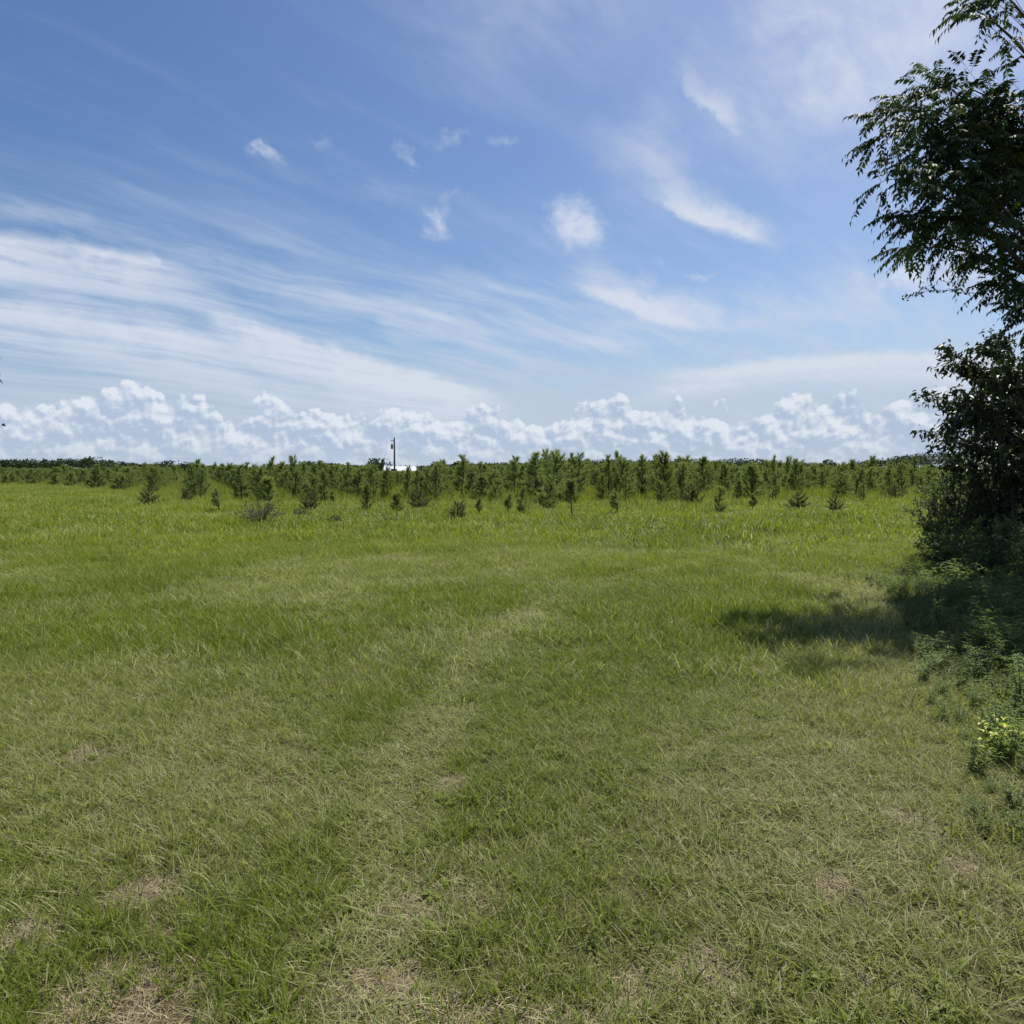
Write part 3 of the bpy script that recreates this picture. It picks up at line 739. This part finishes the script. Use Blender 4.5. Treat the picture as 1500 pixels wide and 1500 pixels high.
# ------------------------------------------------------------------ far wood
M_wood = leaf_mat('far_wood_leaves', (.028, .045, .026), (.062, .088, .042), .2, .6, .2, 1.2)
def far_crowns(b, x, y, h, wd, n, g, q=.8, base=.15):
    """a crown of leaf sprays spread through several lobes"""
    low = [(g.uniform(-.5, .5) * wd, 0, h * .2, wd * .4) for _ in range(3)] if base < .1 else []
    lobes = [(g.normal(0, .30) * wd, g.normal(0, .30) * wd, h * g.uniform(.45, .86), wd * g.uniform(.28, .5)) for _ in range(7)] + [(0, 0, h * .82, wd * .36)] + low
    P = []
    for lx, ly, lz, lr in lobes:
        m = n // 8; d = unit(g.normal(0, 1, (m, 3))); r = lr * g.uniform(.55, 1.05, (m, 1))
        P.append(np.array([x + lx, y + ly, lz]) + d * r * [1, 1, .72])
    P = np.concatenate(P); P = P[P[:, 2] < h * 1.02]; P[:, 2] = np.maximum(P[:, 2], base * h); m = len(P)
    a, c = rvec(m), rvec(m); a = unit(a); c = unit(np.cross(a, c)); s_ = q * g.uniform(.5, 1.1, (m, 1))
    V = np.stack([P - a * s_, P + c * s_ * .6, P + a * s_, P - c * s_ * .6], 1).reshape(-1, 3)
    b.add(V, np.arange(m)[:, None] * 4 + np.arange(4), np.repeat(g.uniform(0, 1, m), 4))
PROFILE = [(-200, 676), (0, 676), (70, 678), (110, 675), (150, 677), (200, 683), (290, 684), (350, 688), (400, 686), (450, 680), (500, 682), (540, 685), (600, 685), (680, 682), (760, 680),
           (850, 676), (950, 676), (1040, 676), (1090, 674), (1150, 680), (1200, 680), (1228, 686), (1250, 684), (1290, 676), (1340, 668), (1400, 664), (1700, 660)]
g = np.random.default_rng(77)
b = MB()
PX, PY = zip(*PROFILE)
for row, Yd in enumerate((430, 452, 475)):
    px = -160.
    while px < 1640:
        X = at_depth(px, 690, Yd)[0]; top = np.interp(px, PX, PY) - 2.5 - 2.5 * (px < 240) - 3 * (px > 1240)
        h = float(at_depth(px, top, Yd)[2]) * g.uniform(.84, 1.06) + (0 if row else -1)
        h = max(h, 2.4)
        wd = min(max(4.0, h * .72), 7.5) * g.uniform(.8, 1.25)
        if px < 260: wd *= .7
        far_crowns(b, X, Yd + g.uniform(-8, 8), h, wd, 110, g, .75, .02)
        px += wd / Yd * FPX * g.uniform(.40, .62)
o = b.build('wood', M_wood); o['kind'] = 'stuff'; o['label'] = 'dark line of far woodland along the horizon'; o['category'] = 'wood'
M_fbark = bark_mat('far_bark', (.04, .033, .027), (.09, .075, .06), 3)
def far_tree(px, top, Y, wd, label, n=420, q=.7):
    X = at_depth(px, 690, Y)[0]; h = float(at_depth(px, top, Y)[2]); t = empty('broadleaf_tree', (X, Y, 0), 0, label, 'tree', 'trees standing out of the far wood')
    w, l = MB(), MB(); w.tube([(0, 0, -.3), (.1, 0, h * .4), (0, .1, h * .75)], [.3, .22, .08], 6)
    for _ in range(5): w.tube([(0, 0, h * .35), (g.normal(0, wd * .2), g.normal(0, wd * .2), h * .7)], [.12, .04], 4)
    far_crowns(l, 0, 0, h, wd, n, g, q, .12)
    w.build('trunk', M_fbark, t); l.build('crown', M_wood, t)
far_tree(133, 669, 400, 9, 'tall dark tree rising highest over the far wood at left')
far_tree(152, 677, 402, 8, 'lower sloping tree against the right side of the highest left tree')
far_tree(247, 675, 380, 8, 'round dark tree above the pines, left of a second round one', 380)
far_tree(271, 677, 380, 7, 'second round dark tree above the pines, right of its near twin', 380)
far_tree(452, 676, 370, 11, 'wide humped tree crown between the brush pile and the utility pole')
far_tree(480, 679, 372, 10, 'low broad tree sloping down right of the wide humped crown')
far_tree(555, 672, 320, 9, 'round tree left of the utility pole beside the white roof', 460)
far_tree(639, 677, 360, 6, 'small round tree right of the white roofed building')
far_tree(672, 675, 360, 6, 'small pointed tree further right of the white roofed building')
far_tree(795, 672, 380, 7, 'round tree beside the second, smaller utility pole')
far_tree(820, 675, 380, 7, 'round tree a little right of the second utility pole')
far_tree(1000, 673, 390, 9, 'broad tree crown over the pines right of the thin third pole')
far_tree(1212, 674, 400, 8, 'dark tree at the left rim of the gap in the far wood')
far_tree(1272, 675, 300, 8, 'yellow green tree right of the gap in the far wood')

# ------------------------------------------------------------------ white roofed building and utility poles
M_roof = mat('white_metal_roof', lambda T: pr(T, T.mix(T.noise(T.n('ShaderNodeTexCoord').outputs['Object'], .8, 4, .6), (.50, .52, .54), (.68, .69, .70)), .35, .5))
M_wall = mat('pale_wall', lambda T: pr(T, T.mix(T.noise(T.n('ShaderNodeTexCoord').outputs['Object'], .6, 4, .6), (.45, .44, .42), (.60, .59, .56)), .7, .3))
M_dark = mat('dark_opening', lambda T: pr(T, (.02, .02, .022), .4, .4))
def building():
    Y = 300.; X = float(at_depth(588, 690, Y)[0]); ridge = float(at_depth(588, 683., Y)[2])
    t = empty('farm_building', (X, Y, 0), R(4), 'low building with a white metal roof showing over the pines by the utility pole', 'building')
    Lx, Ly, ev = 6.6, 4.6, ridge - 1.7
    w = MB()
    for c, h in (((0, -Ly, ev / 2), (Lx, .1, ev / 2)), ((0, Ly, ev / 2), (Lx, .1, ev / 2))): w.box(c, h)
    for sx in (-1, 1):
        x0, x1 = sx * Lx - .1, sx * Lx + .1
        prof = [(-Ly + .1, 0), (Ly - .1, 0), (Ly - .1, ev), (0, ridge - .08), (-Ly + .1, ev)]
        V = [(x0, *p) for p in prof] + [(x1, *p) for p in prof]
        w.add(V, [(0, 1, 6, 5), (1, 2, 7, 6), (2, 3, 8, 7), (3, 4, 9, 8), (4, 0, 5, 9)]); w.add(V, [(4, 3, 2, 1, 0), (5, 6, 7, 8, 9)])
    w.build('wall', M_wall, t)
    r = MB(); n = int(2 * (Lx + .5) / .45)
    for sy in (-1, 1):
        for i in range(n):                                                # ribbed sheets
            xa = -Lx - .5 + i * .45
            p = lambda x, f, dz: (x, sy * (Ly + .5) * f, ridge + .06 + (ev - ridge - .18) * f + dz)
            r.add([p(xa, 0, 0), p(xa + .37, 0, 0), p(xa + .37, 1, 0), p(xa, 1, 0)], [(0, 1, 2, 3)])
            r.add([p(xa + .37, 0, 0), p(xa + .41, 0, .05), p(xa + .45, 0, 0), p(xa + .37, 1, 0), p(xa + .41, 1, .05), p(xa + .45, 1, 0)], [(0, 1, 4, 3), (1, 2, 5, 4)])
    r.tube([(-Lx - .5, 0, ridge + .08), (Lx + .5, 0, ridge + .08)], .09, 6)
    r.build('roof', M_roof, t)
    d = MB(); d.box((-2.6, -Ly - .13, 1.25), (1.3, .03, 1.25)); d.build('door', M_dark, t)
    for xx in (1.2, 4): wi = MB(); wi.box((xx, -Ly - .13, 1.6), (.6, .03, .5)); wi.build('window', M_dark, t)
building()
M_pole = bark_mat('weathered_pole', (.055, .048, .042), (.12, .105, .09), 6)
M_steel = mat('grey_steel', lambda T: pr(T, T.mix(T.noise(T.n('ShaderNodeTexCoord').outputs['Object'], 5, 3, .5), (.14, .15, .16), (.24, .25, .26)), .45, .5, metal=.3))
def pole(px, top, Y, label, r=.2, full=True):
    X = float(at_depth(px, 690, Y)[0]); h = float(at_depth(px, top, Y)[2])
    t = empty('utility_pole', (X, Y, 0), 0, label, 'utility pole', 'utility poles beyond the pines')
    b = MB(); b.tube([(0, 0, -.5), (0, 0, h * .5), (0, 0, h)], [r, r * .85, r * .68], 10); b.build('post', M_pole, t, smooth=True)
    if full:
        c = MB(); z = h - 2.0
        c.tube([(-.52, -.15, z - .55), (-.52, -.15, z - .5), (-.52, -.15, z + .45), (-.52, -.15, z + .5)], [.20, .26, .26, .20], 12); c.tube([(-.52, -.15, z + .5), (-.52, -.15, z + .72)], [.05, .07], 6)
        c.box((-.25, -.1, z + .2), (.14, .04, .05)); c.build('transformer', M_steel, t)
        a = MB(); a.box((-.3, 0, h - .75), (.45, .05, .06)); a.build('cross_arm', M_pole, t)
        for xx in (-.62, -.2): i_ = MB(); i_.tube([(xx, 0, h - .69), (xx, 0, h - .60), (xx, 0, h - .50)], [.05, .07, .03], 8); i_.build('insulator', M_steel, t)
    else:
        a = MB(); a.box((-.35, 0, h - .5), (.55, .06, .07)); a.build('cross_arm', M_pole, t)
pole(578, 641, 160, 'tall wooden utility pole with a transformer, beside the white roof', .23)
pole(786, 663, 300, 'smaller second utility pole with a short cross arm beside a round tree', .24, False)
pole(910, 671, 420, 'faint third pole top just above the wood right of the middle', .25, False)

# ------------------------------------------------------------------ the thicket at the right: trees and shrubs against the sun
M_bark = bark_mat('dark_bark', (.045, .036, .030), (.13, .11, .095), 14)
M_walnut = leaf_mat('compound_leaves', (.028, .050, .020), (.066, .104, .034), .24, .6, .12, 1.3)
M_broad = leaf_mat('glossy_leaves', (.020, .036, .016), (.050, .078, .026), .14, .48, .3, 1.2)
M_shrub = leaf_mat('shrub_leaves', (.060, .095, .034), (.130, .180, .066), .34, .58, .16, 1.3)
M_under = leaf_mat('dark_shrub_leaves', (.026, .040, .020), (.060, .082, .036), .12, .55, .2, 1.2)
def bez(a, b, c, n=8):
    t = np.linspace(0, 1, n)[:, None]; return (1 - t) ** 2 * a + 2 * t * (1 - t) * b + t ** 2 * c
def compound(l, P, D, Lr, g, pairs=7, leaf=.075, sag=.5):
    """pinnate leaves: a drooping stalk with pairs of leaflets and one at the end"""
    n = len(P); D = unit(D); Z = np.array([0, 0, 1.])
    side = unit(np.cross(D, Z + g.normal(0, .25, (n, 3))))
    rnd = g.uniform(0, 1, n); sg = sag * g.uniform(.5, 1.4, n)[:, None]; Lr = np.broadcast_to(Lr, (n,))[:, None]
    pt = lambda t: P + D * Lr * t - Z * Lr * sg * t * t
    for t in (0, .5):                                                     # the stalk as thin strips
        a, b_ = pt(t), pt(t + .5); w = .0025
        V = np.stack([a - side * w, a + side * w, b_ + side * w, b_ - side * w], 1).reshape(-1, 3)
        l.add(V, np.arange(n)[:, None] * 4 + np.arange(4), np.repeat(rnd, 4))
    for k in range(pairs + 1):
        t = .22 + .78 * k / pairs
        T_ = unit(D * 1. - Z * 2 * sg * t)
        for s_ in ((-1, 1) if k < pairs else (0,)):
            d = side * s_ * .85 + T_ * (.55 if s_ else 1) - Z * g.uniform(.15, .6, (n, 1)) + g.normal(0, .12, (n, 3))
            up = unit(np.cross(side, T_)); up = up * np.sign(up[:, 2:3] + 1e-6)
            L_ = leaf * g.uniform(.75, 1.15, n) * (1.0 - .35 * abs(t - .6))
            l.leaves(pt(t), d, up + g.normal(0, .3, (n, 3)), L_, L_ * .40, np.clip(rnd + g.normal(0, .1, n), 0, 1), .2, .25)
def tree(name, base, height, clusters, m, label, kind, seed, girth=.14, trunk_top=None, lf=.09, dens=1.0, cat='tree', lean=(0, 0)):
    """trunk, a limb to every cluster (centre, radius), twigs round it and leaves on the twigs"""
    g = np.random.default_rng(seed); t = empty(name, base, 0, label, cat)
    B = np.array(base); w, l = MB(), MB()
    zz = np.linspace(0, 1, 9)
    tp = np.stack([lean[0] * zz ** 1.5 + .08 * np.sin(zz * 7 + seed), lean[1] * zz ** 1.5 + .08 * np.cos(zz * 5 + seed), height * zz - .1], 1)
    tp[0, 2] = -.15; w.tube(tp, girth * (1 - .75 * zz) * np.where(zz < .05, 1.35, 1), 10)
    LP, LD = [], []
    for c, r in clusters:
        c = np.asarray(c) - B
        hz = np.clip(c[2] * g.uniform(.45, .75) - .2, .15, height * .93); f = hz / height
        a = np.array([np.interp(f, zz, tp[:, k]) for k in range(3)])
        mid = a * .45 + c * .55 + np.array([0, 0, .22 * np.linalg.norm(c - a)]) + g.normal(0, .06, 3)
        limb = bez(a, mid, c, 9); ln = np.linalg.norm(c - a)
        w.tube(limb, np.linspace(min(girth * .30, .010 + .009 * ln), .006, 9), 6)
        for k in range(int(max(3, dens * (16 if kind == 'simple' else 13) * (r / .45) ** 2))):
            u = g.uniform(.45, 1.0); i = min(int(u * 8), 7); s0 = limb[i] + (limb[i + 1] - limb[i]) * (u * 8 - i)
            d = unit(g.normal(0, 1, 3) * [1, 1, .75] + unit(limb[-1] - limb[4]) * .6)
            e = c + d * r * g.uniform(.45, 1.0)
            tw = bez(s0, (s0 + e) / 2 + np.array([0, 0, .22 * r]) + g.normal(0, .08 * r, 3), e, 6)
            w.tube(tw, np.linspace(.007, .002, 6), 4)
            td = unit(tw[-1] - tw[-3])
            if kind == 'compound':
                for q in range(5):
                    v = g.uniform(.35, 1.0); j = min(int(v * 5), 4); p = tw[j] + (tw[j + 1] - tw[j]) * (v * 5 - j)
                    LP.append(p); LD.append(unit(td * .6 + g.normal(0, .75, 3) * [1, 1, .45]))
                LP.append(tw[-1]); LD.append(td)
            else:
                for q in range(24):
                    v = g.uniform(.2, 1.0); j = min(int(v * 5), 4); p = tw[j] + (tw[j + 1] - tw[j]) * (v * 5 - j)
                    LP.append(p + g.normal(0, .05, 3)); LD.append(unit(td * .5 + g.normal(0, .7, 3) - [0, 0, .55]))
    LP, LD = np.array(LP), np.array(LD); n = len(LP)
    if kind == 'compound': compound(l, LP, LD, g.uniform(.30, .48, n), g, leaf=lf, sag=.5, pairs=9)
    else:
        L_ = lf * g.uniform(.65, 1.2, n); l.leaves(LP, LD, g.normal(0, .6, (n, 3)) + [0, 0, 1], L_, L_ * g.uniform(.40, .54, n), g.uniform(0, 1, n), .3, .3)
    w.build('trunk', M_bark, t, smooth=True); l.build('crown', m, t); return t
def cl(lst, Y, spread, seed, push=0., shrink=1.):
    g = np.random.default_rng(seed)
    return [(at_depth(px, py, Y + g.uniform(-spread, spread) + push), r * shrink / FPX * Y) for px, py, r in lst]
# tree with feathery leaves leaning out over the field; its crown goes on beyond the frame
wal = [(1385, 125, 44), (1325, 165, 40), (1290, 190, 26), (1370, 215, 55), (1312, 262, 30), (1420, 165, 50), (1462, 160, 40), (1385, 290, 50), (1340, 318, 34), (1335, 362, 22), (1350, 345, 30),
       (1440, 245, 60), (1490, 190, 56), (1455, 320, 50), (1495, 285, 60), (1480, 375, 30), (1480, 410, 26), (1494, 450, 22), (1412, 125, 30), (1400, 330, 40), (1430, 380, 26), (1360, 160, 40), (1480, 240, 50), (1425, 12, 22), (1470, -10, 26), (1440, -40, 40),
       (1560, 180, 55), (1560, 260, 80), (1560, 360, 70), (1545, 430, 55), (1640, 200, 80), (1640, 350, 80), (1600, -70, 70), (1720, 60, 80), (1500, 140, 22)]
tree('feathery_leaved_tree', (8.9, 10.6, 0), 9.6, cl(wal, 10.0, 1.1, 5, 0., .84), M_walnut, 'tall tree with feathery compound leaves reaching over the field from the right', 'compound', 11, .17, lf=.105, lean=(.3, -.4))
brd = [(1392, 520, 24), (1402, 545, 32), (1450, 515, 30), (1440, 550, 40), (1352, 584, 15), (1375, 590, 18), (1400, 590, 30), (1352, 632, 14), (1378, 645, 24), (1395, 625, 26), (1430, 610, 44), (1420, 660, 36),
       (1490, 560, 60), (1480, 640, 66), (1530, 600, 80), (1575, 510, 60), (1580, 660, 90), (1470, 690, 50), (1640, 580, 90), (1410, 690, 36), (1540, 720, 70)]
tree('glossy_leaved_tree', (9.4, 12.6, 0), 4.2, cl(brd, 12.0, .9, 6), M_broad, 'dark dense tree with drooping oval leaves below the feathery tree', 'simple', 12, .10, lf=.115, dens=1.0)
# a tree beyond the left edge of the view: only leaf tips of two sprays reach into it
lt = [(-15, 541, 24), (-12, 622, 22), (-100, 585, 60), (-90, 500, 50), (-180, 560, 90), (-170, 430, 90), (-260, 480, 110), (-300, 350, 120)]
tree('glossy_leaved_tree', (-9.6, 9.2, 0), 4.6, cl(lt, 8.6, .5, 8), M_broad, 'tree at the far left edge of the view, only leaf tips showing against the sky', 'simple', 15, .09, lf=.10)
# further trees of the thicket, mostly beyond the frame, that close it against the sky and shade its foot
def blobs(cx, cy, z0, z1, r, n, seed):
    g = np.random.default_rng(seed); return [((cx + g.normal(0, r * .5), cy + g.normal(0, r * .5), g.uniform(z0, z1)), g.uniform(.5, .8)) for _ in range(n)]
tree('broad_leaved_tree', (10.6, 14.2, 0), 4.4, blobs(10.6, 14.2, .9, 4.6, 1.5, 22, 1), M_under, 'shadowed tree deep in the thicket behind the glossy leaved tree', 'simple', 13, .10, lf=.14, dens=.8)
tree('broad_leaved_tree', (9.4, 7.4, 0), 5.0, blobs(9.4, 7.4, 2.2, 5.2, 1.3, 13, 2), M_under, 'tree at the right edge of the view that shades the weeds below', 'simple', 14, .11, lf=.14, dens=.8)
def shrub(px, py, Y, Rx, H, m, label, seed, nst=46, nlf=2600, leafL=.07, cat='shrub', **kw):
    p = at_depth(px, py, Y); return bush('leafy_shrub', (p[0], Y, float(gz(p[0], Y))), Rx, H, nst, nlf, leafL, m, label, cat, 'shrubs at the foot of the thicket', seed=seed, **kw)
shrub(1392, 800, 12.6, .72, 2.0, M_shrub, 'pale edged leafy shrub at the left front of the thicket, nearest the plantation', 21, 60, 3400, .075)
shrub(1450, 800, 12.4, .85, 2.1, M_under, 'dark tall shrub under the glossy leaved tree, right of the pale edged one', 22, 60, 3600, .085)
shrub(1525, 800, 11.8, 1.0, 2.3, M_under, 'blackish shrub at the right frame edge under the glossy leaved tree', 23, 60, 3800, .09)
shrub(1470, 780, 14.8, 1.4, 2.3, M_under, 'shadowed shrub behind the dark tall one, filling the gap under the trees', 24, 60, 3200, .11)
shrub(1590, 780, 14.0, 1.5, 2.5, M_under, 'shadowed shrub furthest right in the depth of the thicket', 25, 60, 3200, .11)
shrub(1405, 850, 11.2, .60, .85, M_shrub, 'low grey green shrub in front of the pale edged leafy shrub', 26, 50, 2600, .06)
shrub(1445, 860, 10.6, .75, .95, M_shrub, 'low spreading shrub in shade in front of the dark tall shrub', 27, 50, 2800, .065)
shrub(1505, 870, 9.8, .8, 1.0, M_shrub, 'low shaded shrub cut by the right frame edge', 28, 50, 2800, .065)
# vine stems hanging from the feathery tree
def vine():
    g = np.random.default_rng(33); base = at_depth(1478, 470, 10.4); t = empty('hanging_vine', tuple(base), 0, 'thin leafy vine trailing from the feathery tree across the cloud', 'vine')
    w, l = MB(), MB(); P = []
    for pix in ([(1478, 470), (1440, 430), (1400, 427), (1368, 425), (1345, 430), (1322, 438)], [(1368, 425), (1362, 405), (1366, 380), (1372, 350), (1368, 318)], [(1400, 427), (1398, 414), (1385, 412)], [(1440, 430), (1435, 400), (1445, 370)], [(1345, 430), (1352, 420)]):
        c = np.array([at_depth(px, py, 10.4 - .12 * math.sin(px * .05)) - base for px, py in pix])
        tt = np.linspace(0, len(c) - 1, 24); c = np.stack([np.interp(tt, np.arange(len(c)), c[:, k]) for k in range(3)], 1) + g.normal(0, .008, (24, 3))
        w.tube(c, .0035, 4); P.append(np.repeat(c, 3, 0)[::max(1, int(1.6 / (np.linalg.norm(c[-1] - c[0]) + .1)))])
    P = np.concatenate(P); n = len(P); L_ = g.uniform(.035, .075, n)
    l.leaves(P + g.normal(0, .015, (n, 3)), g.normal(0, 1, (n, 3)) - [0, 0, .4], g.normal(0, 1, (n, 3)), L_, L_ * .5, g.uniform(0, 1, n))
    w.build('stem', M_bark, t); l.build('foliage', M_broad, t)
vine()

# ------------------------------------------------------------------ weeds along the foot of the thicket
M_weed = leaf_mat('weed_leaves', (.105, .150, .060), (.195, .250, .110), .38, .58, .16, 1.3)
M_yellow = leaf_mat('yellow_leaves', (.30, .36, .04), (.55, .55, .07), .35, .5, .3, 1.1)
M_stalk = mat('green_stalks', lambda T: pr(T, T.mix(attr(T, 'rnd'), (.07, .10, .035), (.13, .15, .06)), .6, .3))
def weed(seed, H, ns, leafL, m=None, wratio=.24):
    """upright stalks set with lance-shaped leaves all the way up"""
    g = np.random.default_rng(seed); t = empty('leafy_weed', (0, 0, 0)); w, l = MB(), MB()
    for s_ in range(ns):
        a = g.uniform(0, 6.28); h = H * g.uniform(.55, 1.05); out = g.uniform(.1, .5) * h
        b0 = np.array([math.cos(a), math.sin(a), 0]) * g.uniform(.01, .07); e = b0 + np.array([math.cos(a) * out, math.sin(a) * out, h])
        c = bez(b0 - [0, 0, .02], b0 + np.array([0, 0, h * .6]), e, 8); w.tube(c, np.linspace(.004, .0018, 8), 5)
        n = int(h / .019); u = g.uniform(.12, 1.0, n) * 6.99; i = u.astype(int); f = (u - i)[:, None]
        P = c[i] * (1 - f) + c[i + 1] * f; az = np.arange(n) * 2.4 + g.uniform(0, 1)
        D = np.stack([np.cos(az), np.sin(az), g.uniform(.05, 1.0, n)], 1)
        N = np.stack([-np.cos(az) * .6, -np.sin(az) * .6, np.ones(n)], 1) + g.normal(0, .2, (n, 3))
        L_ = leafL * g.uniform(.55, 1.1, n) * (1.1 - .45 * u / 7); l.leaves(P, D, N, L_, L_ * wratio * g.uniform(.8, 1.2, n), np.clip(g.uniform(0, 1, n), 0, 1), .3, .45)
    w.build('stalk', M_stalk, t); l.build('foliage', m or M_weed, t); return t
wp = [weed(700 + i, [.48, .36, .58, .42, .30][i], [9, 11, 8, 10, 12][i], [.11, .09, .13, .09, .075][i], wratio=[.22, .26, .20, .32, .3][i]) for i in range(5)]
first = [True] * 5
g = np.random.default_rng(91); spots = []
poly = [on_ground(*p) for p in ((1470, 1300), (1395, 1120), (1345, 1000), (1330, 930), (1320, 880))]      # left rim of the weeds
py_ = np.array([p[1] for p in poly]); px_ = np.array([p[0] for p in poly])
while len(spots) < 290:
    y = math.sqrt(g.uniform(2.9 ** 2, 10.4 ** 2)); x0 = np.interp(y, py_, px_)
    x = x0 + abs(g.normal(0, 1)) * (.3 + .12 * y)
    if x > y * .72 + .7 or g.uniform() > sstep(y, 2.2, 4.0) + .15: continue
    if all(math.hypot(x - a, y - b) > .14 for a, b in spots): spots.append((x, y))
for i, (x, y) in enumerate(sorted(spots, key=lambda p: p[1])):
    k = g.integers(0, 5); o = wp[k]
    if first[k]: first[k] = False
    else: o = copy_tree(o)
    edge = (x - np.interp(y, py_, px_)) / (.3 + .12 * y); s = g.uniform(.55, 1.15) * float(np.clip(.50 + .4 * edge, .5, 1.0)) * (.75 + .25 * min(1, max(0, (y - 3) / 3))); o.location = (x, y, float(gz(x, y))); o.scale = (s, s, s * g.uniform(.8, 1.1)); o.rotation_euler = (g.normal(0, .12), g.normal(0, .12), g.uniform(0, 6.28))
    tag(o, 'green lance-leaved weed in the shaded strip at the foot of the thicket', 'weed', 'leafy weeds along the thicket')
def yellow(px, py, H, label, seed, n=3):
    t = weed(seed, H, n, .075, M_yellow, .6); t.name = 'yellow_leaved_plant'; t.location = at(px, py); tag(t, label, 'plant', 'yellow leaved plants')
yellow(1458, 1105, .22, 'small bright yellow leaved plant among the weeds at right, clear of the frame edge', 801, 6)
yellow(1497, 1100, .24, 'bright yellow leaved plant cut by the right frame edge among the weeds', 802, 4)
yellow(1490, 905, .35, 'yellowing plant in the shade of the low shrubs at the right frame edge', 803, 3)
